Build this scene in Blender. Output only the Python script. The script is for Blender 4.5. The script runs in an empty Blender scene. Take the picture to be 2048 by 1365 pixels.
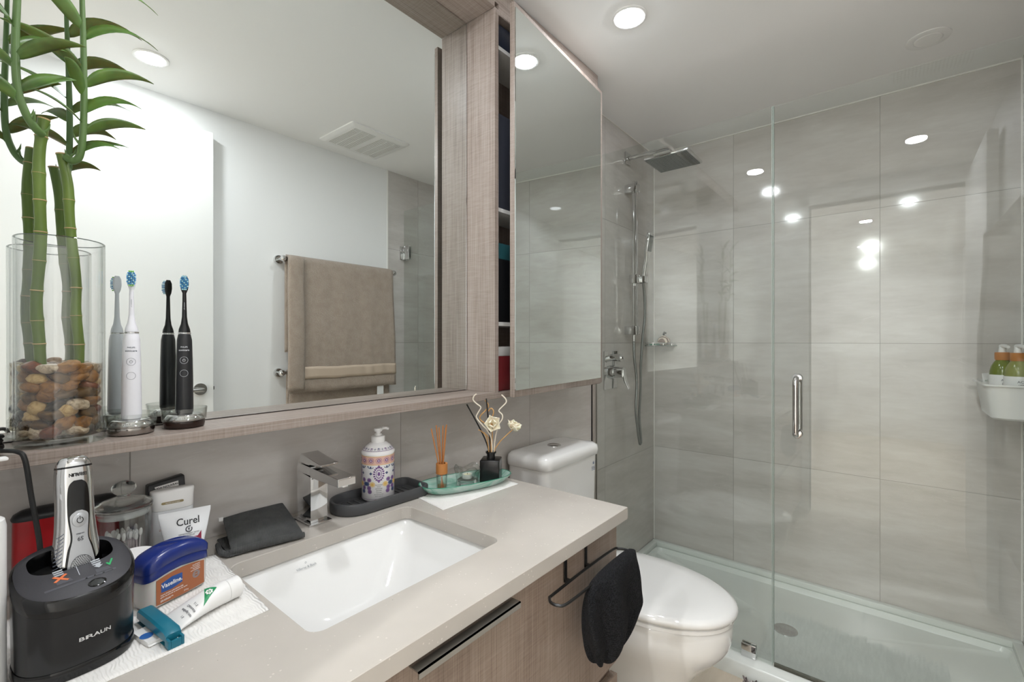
import bpy, bmesh, math, random
from mathutils import Vector, Matrix, noise
sc = bpy.context.scene
col = sc.collection
PI = math.pi
rad = math.radians
# ---------------------------------------------------------------- camera, world, exposure
H = 1.2535                       # eye height; x runs along the vanity wall, y towards it, z up
YAW = rad(39.42)
FPX = 926.0
cam_d = bpy.data.cameras.new('camera'); cam = bpy.data.objects.new('camera', cam_d); col.objects.link(cam)
cam_d.sensor_width = 36; cam_d.lens = FPX / 2048 * 36; cam_d.clip_start = .02; cam_d.clip_end = 50
cam.location = (0, 0, H); cam.rotation_euler = (PI/2, 0, YAW - PI/2)
sc.camera = cam
w = bpy.data.worlds.new('world'); sc.world = w; w.use_nodes = True
w.node_tree.nodes['Background'].inputs[0].default_value = (1, 1, 1, 1)
w.node_tree.nodes['Background'].inputs[1].default_value = 0.25
sc.view_settings.view_transform = 'Standard'; sc.view_settings.look = 'None'
sc.view_settings.gamma = 1; sc.view_settings.use_curve_mapping = False
EXPOSURE = 0.53
LAMP = 215.0          # radiance of the downlight lenses
HALL_LAMP = 1250.0
sc.view_settings.exposure = EXPOSURE
cy = sc.cycles
cy.max_bounces = 14; cy.diffuse_bounces = 6; cy.glossy_bounces = 8; cy.transmission_bounces = 10; cy.transparent_max_bounces = 24
cy.caustics_refractive = False; cy.caustics_reflective = True; cy.sample_clamp_indirect = 4; cy.blur_glossy = 0.5

L = 1.0917; R = -.3905; D = 2.653; CZ = H + 1.1031; XB = -.12
CT = H - .4074; SH = H - .159; MY = 1.0646; FY = .9446; GX = 1.9251

# ---------------------------------------------------------------- materials
def srgb(c):
    if isinstance(c, str):
        c = [int(c[i:i+2], 16) / 255 for i in (0, 2, 4)]
    return tuple((x / 12.92 if x <= .04045 else ((x + .055) / 1.055) ** 2.4) for x in c) + (1,)
class NT:
    def __init__(s, m): s.t = m.node_tree; s.n = s.t.nodes; s.l = s.t.links
    def add(s, typ, **k):
        n = s.n.new(typ)
        for a, v in k.items():
            if a.startswith('i_'):
                key = a[2:]; key = int(key) if key.isdigit() else key.replace('_', ' ')
                n.inputs[key].default_value = v
            else: setattr(n, a, v)
        return n
    def link(s, a, b): s.l.new(a, b)
def new_mat(name):
    m = bpy.data.materials.new(name); m.use_nodes = True; nt = NT(m)
    return m, nt, nt.n['Principled BSDF']
MATS = {}
def mat(name, c, rough=.5, metal=0, coat=0, spec=.5, alpha=1, sss=0, trans=0, ior=1.5, sheen=0, bump=None):
    if name in MATS: return MATS[name]
    m, nt, p = new_mat(name)
    p.inputs['Base Color'].default_value = srgb(c); p.inputs['Roughness'].default_value = rough
    p.inputs['Metallic'].default_value = metal; p.inputs['Coat Weight'].default_value = coat
    p.inputs['Specular IOR Level'].default_value = spec; p.inputs['Alpha'].default_value = alpha
    p.inputs['Transmission Weight'].default_value = trans; p.inputs['IOR'].default_value = ior
    p.inputs['Sheen Weight'].default_value = sheen
    if sss: p.inputs['Subsurface Weight'].default_value = sss; p.inputs['Subsurface Scale'].default_value = .01
    if bump:
        tc = nt.add('ShaderNodeTexCoord'); nz = nt.add('ShaderNodeTexNoise'); nz.inputs['Scale'].default_value = bump[0]
        nz.inputs['Detail'].default_value = 3
        b = nt.add('ShaderNodeBump'); b.inputs['Strength'].default_value = bump[1]; b.inputs['Distance'].default_value = bump[2]
        nt.link(tc.outputs['Object'], nz.inputs['Vector']); nt.link(nz.outputs['Fac'], b.inputs['Height']); nt.link(b.outputs[0], p.inputs['Normal'])
    MATS[name] = m
    return m
def ramp(nt, fac, stops):
    r = nt.add('ShaderNodeValToRGB'); e = r.color_ramp.elements
    e[0].position, e[0].color = stops[0][0], srgb(stops[0][1]); e[1].position, e[1].color = stops[-1][0], srgb(stops[-1][1])
    for p, c in stops[1:-1]:
        x = e.new(p); x.color = srgb(c)
    nt.link(fac, r.inputs[0]); return r.outputs[0]
def mapping(nt, scale=(1, 1, 1), rot=(0, 0, 0), coord='Object'):
    tc = nt.add('ShaderNodeTexCoord'); mp = nt.add('ShaderNodeMapping')
    mp.inputs['Scale'].default_value = scale; mp.inputs['Rotation'].default_value = rot
    nt.link(tc.outputs[coord], mp.inputs[0]); return mp.outputs[0]
def nzt(nt, vec, scale, detail=4, rough=.5, dist=0):
    n = nt.add('ShaderNodeTexNoise'); n.inputs['Scale'].default_value = scale; n.inputs['Detail'].default_value = detail
    n.inputs['Roughness'].default_value = rough; n.inputs['Distortion'].default_value = dist
    nt.link(vec, n.inputs['Vector']); return n.outputs['Fac']
def mth(nt, op, a, b=None, c=None):
    n = nt.add('ShaderNodeMath'); n.operation = op
    for i, x in enumerate((a, b, c)):
        if x is None: continue
        if isinstance(x, (int, float)): n.inputs[i].default_value = x
        else: nt.link(x, n.inputs[i])
    return n.outputs[0]
def mixc(nt, fac, a, b, mode='MIX'):
    n = nt.add('ShaderNodeMix'); n.data_type = 'RGBA'; n.blend_type = mode
    for i, x in ((0, fac), (6, a), (7, b)):
        if isinstance(x, (int, float)): n.inputs[i].default_value = x
        elif isinstance(x, tuple): n.inputs[i].default_value = x
        else: nt.link(x, n.inputs[i])
    return n.outputs[2]
def tile_mat(name, axis, off, pitch, zoff, zp, lo, mid, hi, grout, rough=.08, swap=False):
    m, nt, p = new_mat(name)
    tc = nt.add('ShaderNodeTexCoord'); sx = nt.add('ShaderNodeSeparateXYZ'); nt.link(tc.outputs['Object'], sx.inputs[0])
    u = sx.outputs[axis]; v = sx.outputs['Y' if swap else 'Z']
    def grid(s, o, pt):
        q = mth(nt, 'DIVIDE', mth(nt, 'SUBTRACT', s, o), pt); f = mth(nt, 'FRACT', q); fl = mth(nt, 'FLOOR', q)
        d = mth(nt, 'MULTIPLY', mth(nt, 'MINIMUM', f, mth(nt, 'SUBTRACT', 1, f)), pt)
        return d, fl
    du, iu = grid(u, off, pitch); dv, iv = grid(v, zoff, zp)
    g = mth(nt, 'LESS_THAN', mth(nt, 'MINIMUM', du, dv), .0012)
    # every tile gets its own piece of the vein pattern
    cb = nt.add('ShaderNodeCombineXYZ'); nt.link(mth(nt, 'MULTIPLY', iu, 3.7), cb.inputs[0]); nt.link(mth(nt, 'MULTIPLY', iv, 5.3), cb.inputs[1]); nt.link(mth(nt, 'ADD', iu, iv), cb.inputs[2])
    va = nt.add('ShaderNodeVectorMath'); va.operation = 'ADD'; nt.link(tc.outputs['Object'], va.inputs[0]); nt.link(cb.outputs[0], va.inputs[1])
    mp = nt.add('ShaderNodeMapping')
    mp.inputs['Rotation'].default_value = (rad(-18), rad(18), rad(20) if swap else 0); mp.inputs['Scale'].default_value = (1.2, 1.2, 5.5) if not swap else (1.2, 5, 1)
    nt.link(va.outputs[0], mp.inputs[0])
    n1 = nzt(nt, mp.outputs[0], 1.5, 5, .55, .6)
    n2 = nzt(nt, mp.outputs[0], 9, 6, .65, .3)
    c = ramp(nt, mth(nt, 'ADD', mth(nt, 'MULTIPLY', n1, .7), mth(nt, 'MULTIPLY', n2, .3)), [(.3, lo), (.5, mid), (.72, hi)])
    # thin pale veins
    n3 = nzt(nt, mp.outputs[0], 2.2, 3, .5, 1.2)
    vein = mth(nt, 'LESS_THAN', mth(nt, 'ABSOLUTE', mth(nt, 'SUBTRACT', n3, .5)), .0022)
    c = mixc(nt, mth(nt, 'MULTIPLY', vein, .3), c, srgb(hi))
    c = mixc(nt, g, c, srgb(grout))
    nt.link(c, p.inputs['Base Color'])
    nt.link(mth(nt, 'ADD', mth(nt, 'MULTIPLY', g, .5), rough), p.inputs['Roughness'])
    b = nt.add('ShaderNodeBump'); b.inputs['Strength'].default_value = .5; b.inputs['Distance'].default_value = .001; b.invert = True
    nt.link(g, b.inputs['Height']); nt.link(b.outputs[0], p.inputs['Normal'])
    return m
T_LO, T_MID, T_HI, T_G = 'b9b3ad', 'c7c2bd', 'd5d2ce', '98938d'
m_tile_left = tile_mat('stone_look_tile_left', 'X', .2133, .6115, H - .011 - 1.828, .6095, T_LO, T_MID, T_HI, T_G)
m_tile_back = tile_mat('stone_look_tile_back', 'Y', .0436, .6109, H - .011 - 1.828, .6095, T_LO, T_MID, T_HI, T_G)
m_floor = tile_mat('beige_floor_tile', 'X', 1.62, .61, .1, .305, 'c9bba8', 'd6cab8', 'dfd4c4', 'b3a797', rough=.25, swap=True)
m_paint = mat('white_wall_paint', 'eeeeed', .5, bump=(180, .08, .001))
m_ceil = mat('white_ceiling_paint', 'f3f3f2', .6)
m_white = mat('white_lacquer', 'eeeeec', .3)
m_caulk = mat('white_caulk', 'eceae4', .4)

def wood_mat(name, vert='Z', base=('7a6c64', '978a81', 'a99e97'), horizontal=False):
    m, nt, p = new_mat(name)
    s_long = {'X': (5, 420, 420), 'Z': (420, 420, 5)}[vert]
    s_cross = {'X': (330, 20, 20), 'Z': (20, 20, 330)}[vert]
    a = nzt(nt, mapping(nt, s_long), 1, 3, .6); b = nzt(nt, mapping(nt, s_cross), 1, 2, .6)
    big = nzt(nt, mapping(nt, {'X': (1.2, 16, 16), 'Z': (16, 16, 1.2)}[vert]), 1, 3, .6)
    f = mth(nt, 'ADD', mth(nt, 'ADD', mth(nt, 'MULTIPLY', a, .5), mth(nt, 'MULTIPLY', b, .2)), mth(nt, 'MULTIPLY', big, .3))
    c = ramp(nt, f, [(.36, base[0]), (.5, base[1]), (.64, base[2])])
    nt.link(c, p.inputs['Base Color']); p.inputs['Roughness'].default_value = .38
    bm_ = nt.add('ShaderNodeBump'); bm_.inputs['Strength'].default_value = .25; bm_.inputs['Distance'].default_value = .0006
    nt.link(f, bm_.inputs['Height']); nt.link(bm_.outputs[0], p.inputs['Normal'])
    return m
m_wood_v = wood_mat('taupe_woodgrain_upright', 'Z'); m_wood_h = wood_mat('taupe_woodgrain_lengthwise', 'X')
m_wood_low = wood_mat('taupe_woodgrain_vanity', 'Z', ('705e52', '8b7a6d', '9c8c80'))

m_counter, nt, p = new_mat('quartz_counter')
v = mapping(nt); c1 = ramp(nt, nzt(nt, v, 4, 4), [(.3, 'b4aea6'), (.7, 'c3bdb5')])
vo = nt.add('ShaderNodeTexVoronoi'); vo.inputs['Scale'].default_value = 120; nt.link(v, vo.inputs['Vector'])
sp = mth(nt, 'MULTIPLY', mth(nt, 'LESS_THAN', vo.outputs['Distance'], .17), mth(nt, 'GREATER_THAN', nzt(nt, v, 45, 2), .56))
c1 = mixc(nt, sp, c1, srgb('cfc9c1'))
vo2 = nt.add('ShaderNodeTexVoronoi'); vo2.inputs['Scale'].default_value = 90; nt.link(mapping(nt, rot=(0, 0, 1)), vo2.inputs['Vector'])
sp2 = mth(nt, 'MULTIPLY', mth(nt, 'LESS_THAN', vo2.outputs['Distance'], .06), mth(nt, 'GREATER_THAN', nzt(nt, v, 30, 2), .62))
c1 = mixc(nt, sp2, c1, srgb('6f675f'))
nt.link(c1, p.inputs['Base Color']); p.inputs['Roughness'].default_value = .22

m_chrome = mat('polished_chrome', 'd8d8d8', .06, 1)
m_chrome_b = mat('brushed_chrome', 'b9b9b7', .22, 1)
m_mirror = mat('silvered_mirror', 'e2e6e4', .0, 1)
m_ceramic = mat('white_ceramic', 'ececea', .06, coat=.6)
m_plastic_w = mat('white_plastic', 'e9e8e6', .3)
m_acrylic = mat('white_acrylic_tray', 'dfe3df', .18)
m_black = mat('black_gloss_plastic', '0d0d0e', .12)
m_black_m = mat('black_matte_plastic', '232325', .42)
m_black_wire = mat('black_wire', '101010', .35)
m_dark = mat('dark_gap', '0b0a0a', .6)

def thin_glass(name, tint, edge=None, rough=0, ior=1.5, boost=1.0):
    m = bpy.data.materials.new(name); m.use_nodes = True; nt = NT(m); nt.n.remove(nt.n['Principled BSDF'])
    out = nt.n['Material Output']
    fr = nt.add('ShaderNodeFresnel'); ge = nt.add('ShaderNodeNewGeometry')
    # same reflectance on the way in and on the way out of the pane
    nt.link(mth(nt, 'ADD', ior, mth(nt, 'MULTIPLY', ge.outputs['Backfacing'], 1 / ior - ior)), fr.inputs['IOR'])
    tr = nt.add('ShaderNodeBsdfTransparent'); tr.inputs[0].default_value = srgb(tint)
    gl = nt.add('ShaderNodeBsdfGlossy'); gl.inputs['Roughness'].default_value = rough; gl.inputs['Color'].default_value = (1, 1, 1, 1)
    if edge:
        lw = nt.add('ShaderNodeLayerWeight'); lw.inputs[0].default_value = .35
        cr = mixc(nt, mth(nt, 'POWER', lw.outputs['Facing'], 2.5), srgb(tint), srgb(edge)); nt.link(cr, tr.inputs[0])
    mx = nt.add('ShaderNodeMixShader')
    nt.link(mth(nt, 'MULTIPLY', fr.outputs[0], boost) if boost != 1 else fr.outputs[0], mx.inputs[0]); nt.link(tr.outputs[0], mx.inputs[1]); nt.link(gl.outputs[0], mx.inputs[2])
    nt.link(mx.outputs[0], out.inputs[0]); return m
m_shower_glass = thin_glass('clear_shower_glass', 'fafcfb')
m_glass_edge = mat('green_glass_edge', 'a3b3ab', .1, spec=.8)
m_vase_glass = thin_glass('clear_vase_glass', 'fefefe', 'd3d9d5')
m_clear = thin_glass('clear_thin_glass', 'f7f8f7', '8e9590', boost=1.3)
m_glass = mat('solid_glass', 'f2f6f4', .0, trans=1, ior=1.45)
m_water = thin_glass('still_water', 'ece6da', None, ior=1.33)

def emis(name, c, s):
    m = bpy.data.materials.new(name); m.use_nodes = True; nt = NT(m); nt.n.remove(nt.n['Principled BSDF'])
    e = nt.add('ShaderNodeEmission'); e.inputs[0].default_value = srgb(c); e.inputs[1].default_value = s
    nt.link(e.outputs[0], nt.n['Material Output'].inputs[0]); return m
m_lamp = emis('lit_downlight_lens', 'f7faff', LAMP)
m_lamp_hall = emis('lit_hall_downlight_lens', 'ffffff', HALL_LAMP)

# ---------------------------------------------------------------- mesh helpers
class MB:
    def __init__(s): s.bm = bmesh.new(); s.mi = 0
    def _face(s, vs):
        try: f = s.bm.faces.new(vs)
        except ValueError: return None
        f.material_index = s.mi; return f
    def box(s, x0, x1, y0, y1, z0, z1, bev=0, seg=2):
        vs = [s.bm.verts.new((x, y, z)) for x in (x0, x1) for y in (y0, y1) for z in (z0, z1)]
        fs = [s._face([vs[i] for i in q]) for q in ((0, 1, 3, 2), (4, 6, 7, 5), (0, 4, 5, 1), (2, 3, 7, 6), (0, 2, 6, 4), (1, 5, 7, 3))]
        if bev:
            es = {e for f in fs for e in f.edges}
            r = bmesh.ops.bevel(s.bm, geom=list(es), offset=bev, segments=seg, profile=.5, affect='EDGES')
            for f in r['faces']: f.material_index = s.mi
        return s
    def loft(s, rings, cap0=True, cap1=True, close=True):
        R_ = [[s.bm.verts.new(p) for p in r] for r in rings]
        n = len(R_[0])
        for a, b in zip(R_, R_[1:]):
            for i in range(n if close else n - 1):
                s._face([a[i], a[(i + 1) % n], b[(i + 1) % n], b[i]])
        if cap0: s._face(list(reversed(R_[0])))
        if cap1: s._face(R_[-1])
        return s
    def lathe(s, prof, c=(0, 0, 0), seg=40, sx=1, sy=1, cap=True):
        rings = []
        for r, z in prof:
            r = max(r, 1e-5)
            rings.append([(c[0] + r * sx * math.cos(2 * PI * k / seg), c[1] + r * sy * math.sin(2 * PI * k / seg), c[2] + z) for k in range(seg)])
        return s.loft(rings, cap, cap)
    def tube(s, pts, r, seg=10, cap=True, smooth=0):
        pts = [Vector(p) for p in pts]
        rr = list(r) if isinstance(r, (list, tuple)) else [r] * len(pts)
        if smooth: pts, rr = catmull(pts, rr, smooth)
        rings = []; n = None
        for i, p in enumerate(pts):
            t = (pts[min(i + 1, len(pts) - 1)] - pts[max(i - 1, 0)]).normalized()
            if n is None:
                n = t.orthogonal().normalized()
            else:
                n = (n - t * n.dot(t)); n = n.normalized() if n.length > 1e-6 else t.orthogonal().normalized()
            b = t.cross(n)
            rings.append([p + (n * math.cos(2 * PI * k / seg) + b * math.sin(2 * PI * k / seg)) * rr[i] for k in range(seg)])
        return s.loft(rings, cap, cap)
    def cyl(s, p0, p1, r0, r1=None, seg=24):
        return s.tube([p0, p1], [r0, r0 if r1 is None else r1], seg)
    def ell(s, c, r, seg=20, rings=12, M=None, disp=0, seed=0):
        P_ = []
        for i in range(rings + 1):
            t = PI * i / rings; row = []
            for k in range(seg):
                a = 2 * PI * k / seg
                q = Vector((math.sin(t) * math.cos(a), math.sin(t) * math.sin(a), math.cos(t)))
                if i in (0, rings): q = Vector((1e-4 * math.cos(a), 1e-4 * math.sin(a), math.cos(t)))
                d = 1 + disp * noise.noise(q * 1.3 + Vector((seed * 7.1, seed * 3.3, 0))) if disp else 1
                q = Vector((q.x * r[0] * d, q.y * r[1] * d, q.z * r[2] * d))
                if M is not None: q = M @ q
                row.append(q + Vector(c))
            P_.append(row)
        return s.loft(P_)
    def prism(s, poly, f, t):
        # poly: 2D points, f(u, v, w) -> 3D, thickness t
        a = [s.bm.verts.new(f(u, v, 0)) for u, v in poly]; b = [s.bm.verts.new(f(u, v, t)) for u, v in poly]
        n = len(poly); s._face(list(reversed(a))); s._face(b)
        for i in range(n): s._face([a[i], a[(i + 1) % n], b[(i + 1) % n], b[i]])
        return s
    def build(s, name, mats, parent=None, loc=None, rot=None, smooth=True, angle=35, subd=0, bevel=0):
        bmesh.ops.remove_doubles(s.bm, verts=s.bm.verts, dist=1e-6)
        bmesh.ops.recalc_face_normals(s.bm, faces=s.bm.faces)
        me = bpy.data.meshes.new(name); s.bm.to_mesh(me); s.bm.free()
        if smooth:
            me.polygons.foreach_set('use_smooth', [True] * len(me.polygons)); me.set_sharp_from_angle(angle=rad(angle))
        for m in (mats if isinstance(mats, (list, tuple)) else [mats]): me.materials.append(m)
        o = bpy.data.objects.new(name, me); col.objects.link(o)
        if parent: o.parent = parent
        if loc: o.location = loc
        if rot: o.rotation_euler = rot
        if bevel:
            b = o.modifiers.new('bevel', 'BEVEL'); b.width = bevel; b.segments = 3; b.limit_method = 'ANGLE'; b.angle_limit = rad(40)
        if subd:
            b = o.modifiers.new('subd', 'SUBSURF'); b.levels = subd; b.render_levels = subd
        return o
def catmull(P_, rr, k):
    out, ro = [], []
    n = len(P_)
    for i in range(n - 1):
        p0, p1, p2, p3 = P_[max(i - 1, 0)], P_[i], P_[i + 1], P_[min(i + 2, n - 1)]
        for j in range(k):
            t = j / k
            out.append(.5 * ((2 * p1) + (p2 - p0) * t + (2 * p0 - 5 * p1 + 4 * p2 - p3) * t * t + (3 * p1 - p0 - 3 * p2 + p3) * t ** 3))
            ro.append(rr[i] * (1 - t) + rr[i + 1] * t)
    out.append(P_[-1]); ro.append(rr[-1]); return out, ro
def se(a, b, n=4, seg=48, cx=0, cy=0, z=0):
    out = []
    for k in range(seg):
        t = 2 * PI * k / seg; c, s_ = math.cos(t), math.sin(t)
        out.append((cx + a * math.copysign(abs(c) ** (2 / n), c), cy + b * math.copysign(abs(s_) ** (2 / n), s_), z))
    return out
def tag(o, label=None, cat=None, group=None, kind=None):
    if label: o['label'] = label
    if cat: o['category'] = cat
    if group: o['group'] = group
    if kind: o['kind'] = kind
    return o
def thing(name, label, cat, loc=(0, 0, 0), rz=0, group=None):
    o = bpy.data.objects.new(name, None); col.objects.link(o); o.location = loc; o.rotation_euler = (0, 0, rz); o.empty_display_size = .02
    return tag(o, label, cat, group)
def struct(mb, name, mats, **k): return tag(mb.build(name, mats, **k), kind='structure')
def copy_tree(o, parent=None):
    c = o.copy(); col.objects.link(c)
    if parent: c.parent = parent
    for ch in list(o.children): copy_tree(ch, c)
    return c
def text(s, size, f, mats, parent, name='lettering', ext=.0002, bold=0, shear=0, sx=1, align='CENTER'):
    """lettering as real thin geometry laid on a surface by f(u, v, w)"""
    cu = bpy.data.curves.new('t', 'FONT'); cu.body = s; cu.size = size; cu.align_x = align; cu.align_y = 'CENTER'
    cu.extrude = .5; cu.offset = bold * size; cu.shear = shear; cu.resolution_u = 3
    o = bpy.data.objects.new('t', cu); col.objects.link(o)
    dg = bpy.context.evaluated_depsgraph_get(); me = bpy.data.meshes.new_from_object(o.evaluated_get(dg))
    bpy.data.objects.remove(o); bpy.data.curves.remove(cu)
    for v_ in me.vertices:
        v_.co = f(v_.co.x * sx, v_.co.y, (v_.co.z + .5) * ext)
    me.materials.clear(); me.materials.append(mats)
    o = bpy.data.objects.new(name, me); col.objects.link(o); o.parent = parent
    return o
def flat(o=(0, 0, 0), u=(1, 0, 0), v=(0, 0, 1)):
    o, u, v = Vector(o), Vector(u).normalized(), Vector(v).normalized(); n = u.cross(v)
    return lambda a, b, c: o + u * a + v * b + n * c
def around(r, z, a0=0, cx=0, cy=0):
    """wraps (u, v) round an upright cylinder of radius r, u = 0 at azimuth a0; reads left to right from outside"""
    return lambda u, v, w: Vector((cx + (r + w) * math.cos(a0 + u / r), cy + (r + w) * math.sin(a0 + u / r), z + v))
def disc2(cx, cy, rx, ry=None, n=24): ry = ry or rx; return [(cx + rx * math.cos(2 * PI * k / n), cy + ry * math.sin(2 * PI * k / n)) for k in range(n)]
def rect2(x0, x1, y0, y1, nx=1):
    return [(x0 + (x1 - x0) * k / nx, y0) for k in range(nx + 1)] + [(x1 - (x1 - x0) * k / nx, y1) for k in range(nx + 1)]
def ring(mb, cx, cy, r0, r1, f, t, n=28, a0=0, a1=2 * PI):
    A = [(cx + r0 * math.cos(a0 + (a1 - a0) * k / n), cy + r0 * math.sin(a0 + (a1 - a0) * k / n)) for k in range(n + 1)]
    B = [(cx + r1 * math.cos(a0 + (a1 - a0) * k / n), cy + r1 * math.sin(a0 + (a1 - a0) * k / n)) for k in range(n + 1)]
    for k in range(n): mb.prism([A[k], A[k + 1], B[k + 1], B[k]], f, t)
    return mb
rng = random.Random(7)

# ================================================================ THE ROOM
T = .12
struct(MB().box(XB - T, D + T, L, L + T, 0, CZ), 'wall_left', m_tile_left, smooth=False)
struct(MB().box(D, D + T, R - T, L, 0, CZ), 'wall_back', m_tile_back, smooth=False)
mb = MB().box(XB - T, 1.80, R - T, R, 0, CZ); mb.mi = 1; mb.box(1.803, D, R - T, R, 0, CZ)
struct(mb, 'wall_right', [m_paint, m_tile_left], smooth=False)
tag(MB().box(1.795, 1.803, R - .001, R + .002, 0, CZ).build('trim_1', m_caulk, smooth=False), kind='structure')
DY0, DY1, DZ = -.382, .47, 2.235                    # the doorway the camera stands in
struct(MB().box(XB - T, XB, DY1, L, 0, CZ).box(XB - T, XB, R, DY0, 0, CZ).box(XB - T, XB, DY0, DY1, DZ, CZ), 'wall_rear', m_paint, smooth=False)
struct(MB().box(-3.9, GX - .035, R - T - .4, L + .4, -T, 0).box(GX - .035, D, R, L, -T, 0), 'floor', m_floor, smooth=False)
struct(MB().box(XB - T, D + T, R - T, L + T, CZ, CZ + T), 'ceiling', m_ceil, smooth=False)
# the hall behind the doorway
struct(MB().box(-3.9, XB - T, L, L + T, 0, CZ), 'wall_hall_left', m_paint, smooth=False)
struct(MB().box(-3.9, XB - T, -.65 - T, -.65, 0, CZ), 'wall_hall_right', m_paint, smooth=False)
struct(MB().box(-3.9 - T, -3.9, -.65 - T, L + T, 0, CZ), 'wall_hall_end', m_paint, smooth=False)
struct(MB().box(-3.9, XB - T, -.65 - T, L + T, CZ, CZ + T), 'ceiling_hall', m_ceil, smooth=False)
# caulk lines
cl = MB()
cl.box(D - .004, D, L - .004, L, .086, CZ).box(D - .004, D, R, R + .004, .086, CZ)
cl.box(XB, D, L - .003, L, CZ - .003, CZ).box(D - .005, D, R, L, CZ - .005, CZ)
struct(cl, 'trim_2', m_caulk, smooth=False)
struct(MB().box(XB - T - .015, XB + .015, DY1, DY1 + .06, 0, DZ + .06).box(XB - T - .015, XB + .015, DY0, DY1 + .06, DZ, DZ + .06), 'trim_3', m_white, smooth=False)

# bathroom door, folded back along the right wall (seen in the mirror)
dr = MB().box(-.02, .790, -.377, -.337, .012, 2.232, .001).build('door_1', m_white, smooth=False); tag(dr, kind='structure')
hd = MB(); DF = -.337; hx_ = .735; hz_ = H - .222
hd.cyl((hx_, DF, hz_), (hx_, DF + .008, hz_), .027).cyl((hx_, DF + .008, hz_), (hx_, DF + .05, hz_), .009)
hd.tube([(hx_, DF + .048, hz_), (hx_ - .009, DF + .052, hz_), (hx_ - .125, DF + .052, hz_)], [.009, .009, .008], 12)
hd.build('door_handle', m_chrome_b, dr)
MB().box(.788, .7915, -.368, -.346, hz_ - .028, hz_ + .028).box(.791, .799, -.363, -.351, hz_ - .008, hz_ + .008, .001).build('latch', m_chrome_b, dr)

# ---------------------------------------------------------------- shower
struct(MB().box(1.80, 1.92, R, L, 0, .0), 'trim_4', m_caulk) if False else None
tr = thing('shower_tray', 'white acrylic shower tray with raised kerb under the glass', 'shower tray', (0, 0, 0))
x0, x1, y0, y1 = 1.868, D - .001, R + .001, L - .001
def rr(x0, x1, y0, y1, z, r, k=5):
    out = []
    for cx, cy, a in ((x1 - r, y1 - r, 0), (x0 + r, y1 - r, 90), (x0 + r, y0 + r, 180), (x1 - r, y0 + r, 270)):
        for i in range(k + 1):
            t = rad(a + 90 * i / k); out.append((cx + r * math.cos(t), cy + r * math.sin(t), z))
    return out
k_ = .058
MB().loft([rr(x0, x1, y0, y1, .0, .001), rr(x0, x1, y0, y1, .052, .001), rr(x0 + .006, x1, y0, y1, k_, .001),
           rr(1.945, x1 - .035, y0 + .035, y1 - .035, k_, .03), rr(1.952, x1 - .042, y0 + .042, y1 - .042, .045, .03),
           rr(1.962, x1 - .048, y0 + .048, y1 - .048, .036, .03), rr(2.2, 2.3, .3, .4, .028, .02)], True, True).build('tray_body', m_acrylic, tr, angle=50)
for q in ((x1 - .03, x1, y0, y1), (1.95, x1 - .0302, y1 - .03, y1), (1.95, x1 - .0302, y0, y0 + .03)):
    MB().box(*q, k_ + .0003, .086, .003, 3).build('tile_flange', m_acrylic, tr)
MB().lathe([(.0, .0), (.045, 0), (.045, .003), (.035, .004), (0, .004)], (2.25, .35, .0278)).build('drain_cover', m_chrome, tr)

gp = thing('shower_screen', 'fixed frameless clear glass screen between toilet and shower', 'shower screen')
SEAM = .3398; GT = H + .862
MB().box(GX - .005, GX + .005, SEAM + .003, L - .012, .062, GT).build('pane', m_shower_glass, gp, smooth=False)
MB().box(GX - .0052, GX + .0052, SEAM + .0015, SEAM + .003, .062, GT).build('pane_edge', m_glass_edge, gp, smooth=False)
MB().box(GX - .011, GX - .007, L - .02, L, .058, GT).box(GX + .007, GX + .011, L - .02, L, .058, GT).box(GX - .011, GX + .011, L - .006, L, .058, GT).build('wall_channel', mat('pale_anodised_channel', 'bfb9b2', .3, .6), gp, smooth=False)
for (a, b) in ((.445, .395), (.92, .87)):
    c_ = MB().box(GX - .012, GX - .0052, b, a, .0585, .108, .0015).box(GX + .0052, GX + .012, b, a, .0585, .108, .0015)
    c_.build('clamp', m_chrome, gp)
gd = thing('shower_door', 'frameless clear glass shower door with chrome bow handle', 'shower door')
MB().box(GX - .005, GX + .005, R + .012, SEAM - .003, .072, GT).build('pane', m_shower_glass, gd, smooth=False)
MB().box(GX - .0052, GX + .0052, SEAM - .003, SEAM - .0015, .072, GT).build('pane_edge', m_glass_edge, gd, smooth=False)
MB().box(GX - .004, GX + .004, R + .012, SEAM - .004, .0595, .072).build('sweep_seal', thin_glass('clear_vinyl_seal', 'b8b6ae'), gd, smooth=False)
hz0, hz1, hy = H - .332, H - .132, .262
for sgn in (-1, 1):
    xx = GX + sgn * .046
    hb = MB().tube([(GX + sgn * .005, hy, hz0), (GX + sgn * .03, hy, hz0), (xx - sgn * .004, hy, hz0 + .006), (xx, hy, hz0 + .024), (xx, hy, (hz0 + hz1) / 2), (xx, hy, hz1 - .024), (xx - sgn * .004, hy, hz1 - .006), (GX + sgn * .03, hy, hz1), (GX + sgn * .005, hy, hz1)], .0095, 16, smooth=5)
    hb.cyl((GX + sgn * .005, hy, hz0), (GX + sgn * .01, hy, hz0), .015).cyl((GX + sgn * .005, hy, hz1), (GX + sgn * .01, hy, hz1), .015)
    hb.build('handle', m_chrome, gd)
for z in (H + .583, .26):
    hg = MB().box(GX - .012, GX - .0052, R + .014, R + .07, z - .045, z + .045, .002).box(GX + .0052, GX + .012, R + .014, R + .07, z - .045, z + .045, .002)
    hg.box(GX - .03, GX + .03, R, R + .005, z - .045, z + .045, .001).cyl((GX, R + .01, z - .045), (GX, R + .01, z + .045), .008)
    hg.build('hinge', m_chrome, gd)

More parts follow.
